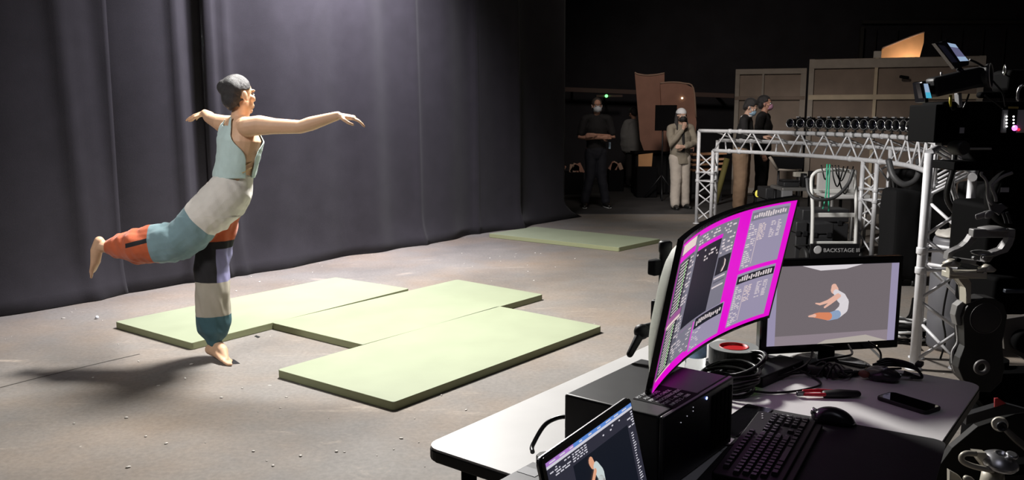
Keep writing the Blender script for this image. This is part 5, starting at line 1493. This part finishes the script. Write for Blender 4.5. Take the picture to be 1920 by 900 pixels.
# dark door frame on the back wall
f0, f1 = at_y(1618, 50, 19.9), at_y(1935, 32, 19.9)
b = MB(); dm = mat('dark_grey_steel', (.045, .042, .04), .7)
b.box(((f0.x + f1.x) / 2, 19.95, (f0.z + f1.z) / 2), (f1.x - f0.x, .08, .07)); b.box((f0.x, 19.95, f0.z / 2), (.08, .08, f0.z))
for k in range(8): b.box((f0.x + .35 + k * .5, 19.99, f0.z / 2), (.012, .03, f0.z - .1))
o = b.build('door_1', dm); struct(o, 'dark steel sliding door frame in the back wall', 'door')
b = MB(); b.box((3, 20.2, 3.2), (20, .2, 6.8)); struct(b.build('wall_rear', dark_wall))
# pale rail and small lamp batten left
yr = 19.3
r0, r1 = at_y(1044, 167, yr), at_y(1376, 180, yr)
rl = thing('wall_rail', 'long pale timber rail high on the dark back wall near the curtain end', 'rail', ((r0.x + r1.x) / 2, yr, (r0.z + r1.z) / 2))
b = MB(); x_ = (r1 - r0).normalized()
b.box((r0 + r1) / 2, ((r1 - r0).length, .06, .10), Matrix((x_, Vector((0, 1, 0)), x_.cross(Vector((0, 1, 0))))).transposed(), .006); b.build('timber', mat('rose_timber', (.17, .115, .10), .8), rl)
for p in (r0.lerp(r1, .1), r0.lerp(r1, .6), r0.lerp(r1, .95)):
    b = MB(); b.box(p + Vector((0, .45, 0)), (.06, .9, .05)); b.build('bracket', matte_black, rl)
e0, e1 = at_y(1118, 179, 19.0), at_y(1167, 181, 19.0)
el = thing('exit_lamp', 'slim batten with a tiny green lamp above the man with folded arms', 'lamp', ((e0 + e1) / 2))
b = MB(); b.box((e0 + e1) / 2, (e1.x - e0.x, .05, .05), None, .006); b.build('housing', mat('rose_timber', (0, 0, 0)), el)
b = MB(); b.box((e0 + e1) / 2 + Vector((0, .6, .0)), (.04, 1.2, .03)); b.build('bracket', matte_black, el)
b = MB(); b.ball(at_y(1137, 180, 18.96), .035, 12, 8); b.build('bulb', glow('green_lamp', (.15, 1, .2), 3), el)
# heaps of stuff in the background
random.seed(5)
def crate(label, x0, x1, yt, y, m, things_):
    a_, c_ = at_y(x0, yt, y), at_y(x1, yt, y)
    o = thing('storage_crate', label, 'crate', ((a_.x + c_.x) / 2, y, 0))
    b = MB(); b.box(((a_.x + c_.x) / 2, y, a_.z / 2 + .002), (c_.x - a_.x, .4, a_.z), None, .02); b.build('box_body', m, o)
    for k in range(things_):
        p = Vector((random.uniform(a_.x + .05, c_.x - .05), y - .1, a_.z)); b = MB()
        b.box(p + Vector((0, 0, .07)), (random.uniform(.06, .14), .1, random.uniform(.1, .22)), Matrix.Rotation(random.uniform(-.6, .6), 3, 'Y'), .01); b.build('offcut', pink if k % 3 else edge_, o)
    return o
crate('dark crate with rosy offcuts sticking out, left of the man with folded arms', 1050, 1093, 322, 16.5, matte_black, 7)
sheet_box = crate('low dark box the small orange sheet stands on', 1192, 1230, 312, 15.9, matte_black, 0)
crate('dark crate with a few offcuts between the two people at the back', 1140, 1168, 318, 17.2, matte_black, 4)
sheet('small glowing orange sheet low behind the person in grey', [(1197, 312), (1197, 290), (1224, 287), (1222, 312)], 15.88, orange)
wr0 = at_y(1300, 318, 14.8); wr1 = at_y(1364, 318, 14.8)
wk = thing('timber_rack', 'low rack of orange lit timber strips seen through the left truss leg', 'rack', ((wr0.x + wr1.x) / 2, 15.0, 0))
for k, z in enumerate((.58, .68, .76, .86)):
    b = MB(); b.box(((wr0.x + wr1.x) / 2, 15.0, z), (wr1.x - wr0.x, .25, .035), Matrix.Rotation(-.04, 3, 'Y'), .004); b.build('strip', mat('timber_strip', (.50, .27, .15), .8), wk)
for x in (wr0.x + .03, wr1.x - .03):
    b = MB(); b.box((x, 15.15, .47), (.05, .05, .94)); b.build('post', dark_metal, wk)
p0_, p1_ = at_y(1341, 402, 14.4), at_y(1366, 298, 14.4)
b = MB(); b.tube([(p0_.x, 14.4, .05), (p1_.x, 14.5, p1_.z)], .05, n=10); o = b.build('yellow_roll', mat('olive_yellow_cloth', (.13, .11, .03), .8), loc=(p0_.x, 14.4, 0)); tag(o, 'dull yellow roll leaning behind the man in tan trousers', 'roll')
# director style chair / easel behind the standing pair
s0 = at_y(1440, 290, 12.6)
ea = thing('folding_easel', 'pale folding easel frame with black board right of the man in tan trousers', 'easel', (s0.x + .2, 12.6, 0))
b = MB(); b.tube([at_y(1443, 294, 12.6), at_y(1458, 318, 12.6)], .022, n=8); b.tube([at_y(1458, 318, 12.6), at_y(1492, 320, 12.6)], .016, n=8); b.build('frame', batten, ea)
b = MB(); pp = [at_y(1448, 293, 12.62), at_y(1508, 296, 12.62), at_y(1505, 317, 12.62), at_y(1460, 317, 12.62)]
b.prism([(q.x, q.z) for q in pp[::-1]], (1, 0, 0), (0, 0, 1), (0, 12.62, 0), -.03); b.build('board', matte_black, ea)
for x in (1460, 1500):
    q = at_y(x, 318, 12.65); b = MB(); b.tube([(q.x, 12.65, .01), q], .018, n=8); b.build('leg', dark_metal, ea)
# low black equipment heap between easel and hand truck
case(1436, 1464, 352, 395, 11.3, .4, 'black low case on the floor right of the man in tan trousers', .0)
b = MB(); p = at_y(1420, 363, 11.9); b.ball(p, (.035, .02, .05), 10, 7)
ylm = thing('work_lamp', 'dark floor lamp with a yellow glowing eye behind the curved screen', 'lamp', (p.x, 11.92, 0))
b.build('bulb', glow('yellow_glow', (1, .85, .12), .8), ylm)
b = MB(); b.tube([(p.x, 11.95, .01), (p.x, 11.95, p.z)], .025, n=8); b.lathe([(.12, .002), (.12, .02), (.03, .03)], (p.x, 11.95, 0), n=16); b.build('stand', matte_black, ylm)
b = MB(); b.lathe([(.02, -.05), (.05, .0), (.06, .06)], (p.x, 11.98, p.z), (0, -1, .1), 16, close=False); b.build('shade', matte_black, ylm)

# ================================================================ camera rig at the right edge
RY = 2.95
def Q(px, py, dy=0.): return at_y(px, py, RY + dy)
rig = thing('camera_dolly', 'black cinema camera on a grey dolly arm, cut off by the right edge', 'camera', (Q(1865, 640).x, RY, 0))
def qbox(name, x0, y0, x1, y1, dep, m, dy=0., bev=.006, par=None, rot=None):
    a_, c_ = Q(x0, y0, dy), Q(x1, y1, dy)
    b = MB(); b.box(((a_.x + c_.x) / 2, RY + dy + dep / 2, (a_.z + c_.z) / 2), (abs(c_.x - a_.x), dep, abs(a_.z - c_.z)), rot, bev); return b.build(name, m, par or rig)
body = qbox('camera_body', 1768, 190, 2010, 268, .16, rig_black, .02, .012)
qbox('matte_box', 1756, 196, 1772, 268, .20, rig_black, .0, .004)
qbox('top_handle', 1840, 172, 2000, 184, .04, rig_black, .08, .01)
qbox('battery_block', 1895, 130, 2010, 172, .12, rig_black, .06, .015)
qbox('base_rail', 1766, 266, 2000, 273, .05, dark_metal, .06, .003)
pn = qbox('control_panel', 1882, 206, 1960, 249, .012, mat('pale_grey_panel', (.35, .35, .36), .5), -.004, .003)
qbox('panel_strip', 1891, 206, 1905, 249, .003, rig_black, -.008, .001, pn)
led = glow('white_led', (1, .97, .95), 2.5)
for x in (1887.5, 1900.5):
    for k in range(4):
        b = MB(); b.ball(Q(x, 218.5 + 6.2 * k, -.010), .0032, 8, 6); b.build('panel_light', led, pn)
b = MB(); b.lathe([(.0095, 0), (.0095, .004), (.007, .005)], Q(1901.5, 240, -.006), (0, -1, 0), 20); b.build('record_button', glow('magenta_led', (.9, .15, .9), 3), pn)
b = MB(); b.lathe([(.005, 0), (.005, .003)], Q(1909.5, 243, -.006), (0, -1, 0), 16); b.build('red_button', glow('red_led', (.8, .02, .05), 1.2), pn)
qbox('yellow_label', 1891, 200, 1910, 204, .003, mat('ochre_label', (.30, .22, .05), .6), -.002, .001)
qbox('side_label', 1800, 239, 1808, 250, .003, mat('grey_sticker', (0, 0, 0)), .017, .001)
# lower plates
qbox('bridge_plate', 1790, 304, 2000, 320, .16, rig_black, .0, .004)
qbox('accessory_block', 1842, 273, 2000, 304, .14, rig_black, .02, .01)
qbox('rod', 1812, 277, 1860, 281, .02, raw_metal, .0, .002)
# viewfinder tube slanting down to the left
b = MB(); v0, v1 = Q(1744, 165, -.02), Q(1838, 143, .02)
dv = (v1 - v0).normalized(); RV = Matrix((dv, Vector((0, 1, 0)), dv.cross(Vector((0, 1, 0))))).transposed()
b.box((v0 + v1) / 2, ((v1 - v0).length, .07, .068), RV, .012); vf = b.build('viewfinder', black_plastic, rig)
b = MB(); b.box(Q(1726, 173, -.02), (.016, .075, .075), RV, .004); b.box(Q(1733, 171, -.02), (.03, .05, .05), RV, .004); eye = b.build('eyepiece_screen_housing', gloss_black, vf)
vy = Vector((0, -1, 0)); vz = RV @ Vector((0, 0, 1))
def panel_quad(name, pts, m, par, lift=.0):
    b = MB(); b.poly(pts); o = b.build(name, m, par, fix=False); return o
c_ = [Q(1731, 157, -.068), Q(1739, 157, -.068), Q(1746, 184, -.068), Q(1736, 184, -.068)]
b = MB(); zz_ = [(q.x, q.z) for q in c_[::-1]]; b.use(gloss_black); b.prism([(x + dx, z) for (x, z), dx in zip(zz_, (-.010, .004, .004, -.012))], (1, 0, 0), (0, 0, 1), (0, c_[0].y, 0), -.03)
b.build('side_screen_frame', gloss_black, eye)
scr = glow('cool_screen', lin((146, 168, 196)), 1.)
b = MB(); b.use(scr); b.poly([q + Vector((0, -.003, 0)) for q in c_[::-1]]); b.use(glow('cool_screen_teal', lin((70, 170, 200)), 1.)); 
m0, m1 = c_[0].lerp(c_[3], .6), c_[1].lerp(c_[2], .6); b.poly([q + Vector((0, -.004, 0)) for q in (m0, c_[3], c_[2], m1)]); b.build('side_screen', None, eye, fix=False)
# on board monitor tilted above
tl = (1755, 80); pts = [(1754, 81), (1778, 74), (1818, 116), (1817, 122), (1792, 129)]
P = [Q(x, y, -.02) for x, y in pts]; b = MB(); b.prism([(q.x, q.z) for q in P[::-1]], (1, 0, 0), (0, 0, 1), (0, P[0].y, 0), -.03, bevel=.003); om = b.build('onboard_monitor', gloss_black, rig)
sp4 = [(1776, 80), (1791, 83), (1816, 114), (1800, 115)]; P = [Q(x, y, -.0545) for x, y in sp4]
b = MB(); b.use(glow('cool_screen_violet', lin((92, 92, 122)), 1.)); b.poly(P[::-1]); b.use(scr); b.poly([q + Vector((0, -.001, 0)) for q in (P[0], P[0].lerp(P[3], .22), P[1].lerp(P[2], .22), P[1])][::-1]); b.poly([q + Vector((0, -.001, 0)) for q in (P[3].lerp(P[0], .25), P[3], P[2], P[2].lerp(P[1], .25))][::-1]); b.build('screen', None, om, fix=False)
b = MB(); b.tube([Q(1797, 128, .0), Q(1806, 138, .0), Q(1815, 150, .0)], .010, n=8); b.build('monitor_arm', dark_metal, om)
b = MB(); b.tube(spline([Q(1818, 112), Q(1832, 118), Q(1848, 128)], 4), .004, n=6); b.build('monitor_cable', cable_black, om)
# round eyecup / lens with pale rim
b = MB(); cE = Q(1851, 143, .0); axE = Vector((.75, -.6, .1)).normalized()
b.lathe([(.030, -.09), (.036, -.07), (.036, -.005), (.042, .0), (.044, .012), (.034, .012), (.026, -.02), (.0001, -.02)], cE, axE, 26, close=False); b.build('eyecup', rubber, rig)
b = MB(); b.ring(cE + axE * .012, axE, .0415, .0022, 30, 6); b.build('eyecup_rim', mat('pale_rim', (.45, .42, .39), .4), rig)
b = MB(); b.ring(Q(1884, 131, .08), (.9, -.3, 0), .017, .003, 22, 6); b.build('carry_ring', mat('chrome', (0, 0, 0)), rig)
b = MB(); b.tube(spline([Q(1908, 190), Q(1909, 172), Q(1916, 160), Q(1926, 163)], 5), .005, n=8); b.build('cable_hook', mat('chrome', (0, 0, 0)), rig)
b = MB(); b.tube([Q(1782.5, 178, -.0), Q(1782, 192, -.0), Q(1783, 200, .0)], [.005, .005, .003], n=8); b.build('yellow_cable', mat('yellow_sheath', (.65, .55, .03), .5), rig)
for k, pts in enumerate((((1783, 200), (1786, 206), (1792, 204)), ((1817, 176), (1812, 190), (1806, 204)), ((1845, 178), (1866, 192), (1880, 204)), ((1860, 150), (1880, 175), (1885, 200)))):
    b = MB(); b.tube(spline([Q(x, y, -.01) for x, y in pts], 5), .003, n=6); b.build('rig_cable', cable_black, rig)
b = MB(); b.box(Q(1797, 188, .02), (.012, .03, .05), Matrix.Rotation(-.15, 3, 'Y'), .002); b.build('bracket', mat('mid_grey_paint', (0, 0, 0)), rig)
b = MB(); b.tube([Q(1765, 135, .0), Q(1765, 146, .0)], .0035, n=8); b.build('antenna', raw_metal, rig)
# lens beneath with follow focus knobs
b = MB(); b.lathe([(.022, -.03), (.026, -.02), (.026, .02), (.022, .03)], Q(1797, 277, -.02), (.2, -1, 0), 24); b.build('focus_knob', rubber, rig)
b = MB(); b.lathe([(.10, 0), (.115, .02), (.115, .10), (.09, .12), (.085, .10), (.0001, .08)], Q(1905, 372, .16), (-.25, -1, .1), 36, close=False); b.build('dolly_head_drum', rig_black, rig)
b = MB(); b.box(Q(1884, 356, -.02), (.028, .004, .016)); b.build('name_tag', mat('grey_sticker', (0, 0, 0)), rig)
arm_m = mat('satin_grey_arm', (.20, .195, .195), .5, .2)
b = MB(); b.tube(spline([Q(1898, 324), Q(1880, 331), Q(1866, 342), Q(1860, 352), Q(1866, 368), Q(1868, 378)], 5), .006, n=8); b.build('hook_bar', arm_m, rig)
b = MB(); b.tube(spline([Q(1841, 322), Q(1840, 328), Q(1846, 334), Q(1851, 345), Q(1852, 370), Q(1860, 384)], 5), .005, n=8); b.build('hook_bar', arm_m, rig)
b = MB(); q = Q(1872, 390); b.prism([(Q(x, y).x, Q(x, y).z) for x, y in ((1852, 372), (1860, 379), (1870, 384), (1880, 382), (1892, 390), (1880, 394), (1874, 404), (1866, 396), (1858, 395))][::-1], (1, 0, 0), (0, 0, 1), (0, RY, 0), -.012, bevel=.003); b.build('star_bracket', mat('dark_alloy', (.10, .10, .11), .4, .5), rig)
b = MB(); b.cap_tube([Q(1831, 407), Q(1848, 402), Q(1856, 400)], [(.004, .01), (.007, .012), (.012, .012)], n=10, ref=(0, 1, 0)); b.lathe([(.013, -.012), (.013, .012), (.006, .013)], Q(1851, 403), (0, -1, 0), 20); b.build('clamp_lever', arm_m, rig)
for x in (1880, 1888):
    b = MB(); b.tube(spline([Q(x, 398), Q(x + 4, 408), Q(x + 7, 419)], 4), .006, n=8); b.build('finger_grip', dark_metal, rig)
# open grey yoke frame
def bar(name, pts, r, m=arm_m, flat_=1.9): 
    b = MB(); P = spline([Q(*p) for p in pts], 5); b.tube(P, [(r, r * flat_)] * len(P), n=4, ref=None, smooth=False); return b.build(name, m, rig)
qbox('yoke_top', 1826, 430, 1904, 446, .035, arm_m, -.01, .004)
b = MB(); b.lathe([(.05, 0), (.05, .006), (.02, .014)], Q(1862, 431, .02), (0, 0, 1), 28); b.build('yoke_turntable', arm_m, rig)
def prof(name, pts, dep, m=arm_m, dy=0.):
    z_ = [(Q(x, y, dy).x, Q(x, y, dy).z) for x, y in pts]
    ar = sum(z_[i][0] * z_[(i + 1) % len(z_)][1] - z_[(i + 1) % len(z_)][0] * z_[i][1] for i in range(len(z_)))
    if ar < 0: z_.reverse()
    b = MB(); b.prism(z_, (1, 0, 0), (0, 0, 1), (0, RY + dy, 0), -dep, bevel=.003); return b.build(name, m, rig)
prof('yoke_side', [(1823, 441), (1833, 443), (1829, 452), (1818, 465), (1803, 469), (1787, 474), (1785, 487), (1777, 487), (1779, 474), (1790, 468), (1806, 463), (1815, 455)], .035)
prof('yoke_side', [(1893, 445), (1904, 446), (1899, 460), (1890, 473), (1876, 477), (1862, 481), (1856, 492), (1847, 492), (1848, 480), (1862, 472), (1880, 468), (1887, 458)], .035, dy=-.02)
prof('yoke_foot', [(1785, 484), (1800, 485), (1846, 491), (1846, 498), (1830, 498), (1806, 491), (1786, 489)], .04)
b = MB(); b.lathe([(.036, 0), (.039, .004), (.03, .008), (.012, .012)], Q(1842, 476, .0), (0, -.10, 1), 28); b.build('levelling_disc', mat('chrome_satin', (.3, .3, .3), .35, .8), rig)
for x, y in ((1827, 484), (1845, 484), (1796, 487), (1836, 494)):
    b = MB(); b.lathe([(.007, -.008), (.007, .008)], Q(x, y, -.045), (0, -1, 0), 14); b.build('bolt', mat('chrome_satin', (0, 0, 0)) if y < 486 else rig_black, rig)
for p in ((1776, 494), (1842, 504)):
    b = MB(); b.lathe([(.026, 0), (.030, .006), (.014, .018), (.010, .022)], Q(p[0] + 8, p[1] + 3, -.02), (0, -.1, 1), 24); b.cap_tube([Q(p[0] + 8, p[1], -.03), Q(p[0] - 4, p[1] + 3, -.04), Q(p[0] - 8, p[1] + 4, -.04)], [.010, .008, .006]); b.build('levelling_screw', cream_metal, rig)
qbox('base_bar', 1781, 511, 1851, 523, .06, cream_metal, -.03, .004)
prof('base_post', [(1781, 503), (1786, 503), (1787, 511), (1845, 514), (1846, 509), (1851, 510), (1851, 523), (1781, 516)], .03, cream_metal, -.05)
prof('pale_column', [(1792, 517), (1815, 520), (1822, 530), (1821, 568), (1812, 570), (1812, 540), (1800, 524)], .05, cream_metal, -.02)
# dark lower arm with two pivots
lower = [(1822, 566), (1812, 578), (1806, 595), (1808, 625), (1810, 650), (1800, 672), (1797, 690), (1806, 712), (1830, 735), (1858, 736), (1878, 716), (1884, 690), (1880, 660), (1878, 640), (1886, 615), (1889, 592), (1882, 570), (1866, 560), (1845, 558)]
prof('lower_arm', lower, .07, mat('black_arm_paint', (.010, .0095, .0095), .55), -.02)
prof('arm_edge_trim', [(1805, 566), (1795, 574), (1791, 592), (1795, 610), (1807, 612), (1806, 592), (1812, 576), (1818, 566)], .04, mat('pale_arm_edge', (.2, .195, .19), .45, .2), .0)
for k, pts in enumerate((((1793, 603), (1796, 640), (1786, 660), (1788, 690), (1800, 706)), ((1799, 603), (1802, 645), (1790, 665), (1793, 694)), ((1806, 610), (1810, 650), (1799, 675), (1799, 700)))):
    b = MB(); b.tube(spline([Q(x, y, .03) for x, y in pts], 5), .005, n=8); b.build('brake_cable', mat('pale_cable', (0, 0, 0)), rig)
b = MB(); b.lathe([(.053, 0), (.055, .004), (.05, .006), (.0001, .006)], Q(1848, 597, -.088), (0, -1, 0), 36); b.ring(Q(1848, 597, -.093), (0, 1, 0), .053, .0018, 36, 6); b.build('pivot_cap', mat('grey_cap', (.03, .028, .028), .5), rig)
b = MB(); b.lathe([(.014, -.004), (.016, .006), (.026, .006), (.028, .002), (.028, -.004)], Q(1841, 689, -.09), (0, -1, 0), 30, close=False); b.build('pivot_ring', mat('grey_cap_light', (.12, .115, .11), .5), rig)
# rear grey arm plate and dark bulk further right
prof('rear_plate', [(1884, 598), (1945, 590), (1945, 690), (1915, 670), (1884, 655), (1881, 630)], .03, mat('taupe_plate', (.10, .09, .083), .5), .12)
b = MB(); b.lathe([(.042, -.02), (.042, .02), (.03, .024)], Q(1921, 640, .085), (0, -1, 0), 30); b.build('rear_hole_cap', rig_black, rig)
qbox('dolly_body', 1868, 520, 2010, 592, .30, rig_black, .22, .02)
qbox('rear_housing', 1858, 385, 2010, 522, .3, rig_black, .30, .02)
qbox('dolly_rail', 1886, 543, 1990, 550, .02, mat('blue_grey_bar', (.03, .036, .05), .4), .19, .003)
prof('lower_bulk', [(1822, 735), (1850, 722), (1882, 700), (1960, 700), (1960, 800), (1870, 790)], .10, rig_black, .05)
# seat pad, control levers in the lower right corner
RY = 2.42
prof('platform_panel', [(1834, 800), (1905, 776), (1960, 770), (1960, 960), (1800, 960), (1740, 905), (1786, 840)], .03, mat('dark_olive_panel', (.006, .0055, .005), .6, spec=.2), .22)
prof('platform_edge', [(1813, 779), (1850, 768), (1885, 757), (1940, 772), (1870, 779), (1812, 797)], .03, mat('grey_edge_plate', (.022, .022, .024), .5, spec=.25), .2)
prof('red_marker', [(1866, 747), (1873, 747), (1888, 757), (1866, 764)], .01, mat('red_plastic', (.35, .02, .025), .5), .19)
b = MB(); b.lathe([(.022, -.03), (.024, -.024), (.022, .02), (.018, .03)], Q(1874, 795, .1), (-.5, -.75, .3), 24); b.build('lever_socket', cream_metal, rig)
b = MB(); b.lathe([(.015, 0), (.015, .008), (.008, .010), (.008, .004)], Q(1877, 799, .068), (-.2, -1, .1), 20); b.build('socket_bolt', dark_metal, rig)
b = MB(); b.cap_tube([Q(1886, 806, .1), Q(1905, 824, .1), Q(1935, 848, .1)], [.009, .011, .012]); b.build('steering_lever', mat('taupe_bar', (.10, .09, .08), .5), rig)
hd = [(1830, 851), (1812, 850), (1803, 856), (1806, 866), (1824, 874), (1845, 879), (1862, 882)]
b = MB(); b.tube(spline([Q(x, y, .0) for x, y in hd], 5), .0085, n=10); b.build('loop_handle', cream_metal, rig)
prof('handle_root', [(1828, 848), (1850, 850), (1862, 878), (1846, 877), (1834, 862)], .03, cream_metal, .02)
b = MB(); b.lathe([(.050, -.012), (.054, -.004), (.050, .004), (.036, .016), (.020, .026), (.016, .026), (.014, .018), (.0001, .018)], Q(1875, 864, .02), (.05, -.25, 1), 36, close=False); b.build('silver_hub', mat('silver_hub', (.55, .55, .57), .3, .9), rig)
b = MB(); b.lathe([(.017, 0), (.017, .006), (.012, .008)], Q(1897, 855, -.0), (.05, -.3, 1), 24); b.build('hub_knob', mat('silver_hub', (0, 0, 0)), rig)
b = MB(); b.lathe([(.036, 0), (.038, .02), (.034, .05), (.03, .09)], Q(1858, 930, .03), (0, 0, 1), 28); b.build('hub_post', cream_metal, rig)
prof('hub_arm', [(1850, 876), (1900, 872), (1960, 866), (1960, 890), (1880, 893), (1856, 888)], .05, rig_black, .03)
prof('lower_bracket', [(1781, 882), (1800, 893), (1812, 910), (1790, 940), (1781, 930)], .02, cream_metal, .05)
b = MB(); b.cap_tube([Q(1812, 897, .0), Q(1818, 899, .0), Q(1830, 910, .0)], [.010, .010, .008]); b.build('small_lever', cream_metal, rig)
RY = 2.95
# column and wheels carrying the whole rig
cx = Q(1880, 640).x
b = MB(); b.lathe([(.10, .16), (.10, .2), (.075, .22), (.07, .62)], (cx + .06, RY + .18, 0), n=28); b.build('column', rig_black, rig)
b = MB(); b.box((cx + .12, RY + .15, .14), (.62, .5, .06), None, .02); b.build('chassis', rig_black, rig)
for sx in (-.24, .46):
    for sy in (-.05, .36):
        b = MB(); b.lathe([(.03, -.02), (.055, -.02), (.06, -.012), (.06, .012), (.055, .02), (.03, .02)], (cx + sx * .9 + .02, RY + sy, .0605), (0, 1, 0), 22); b.build('wheel', rubber, rig)
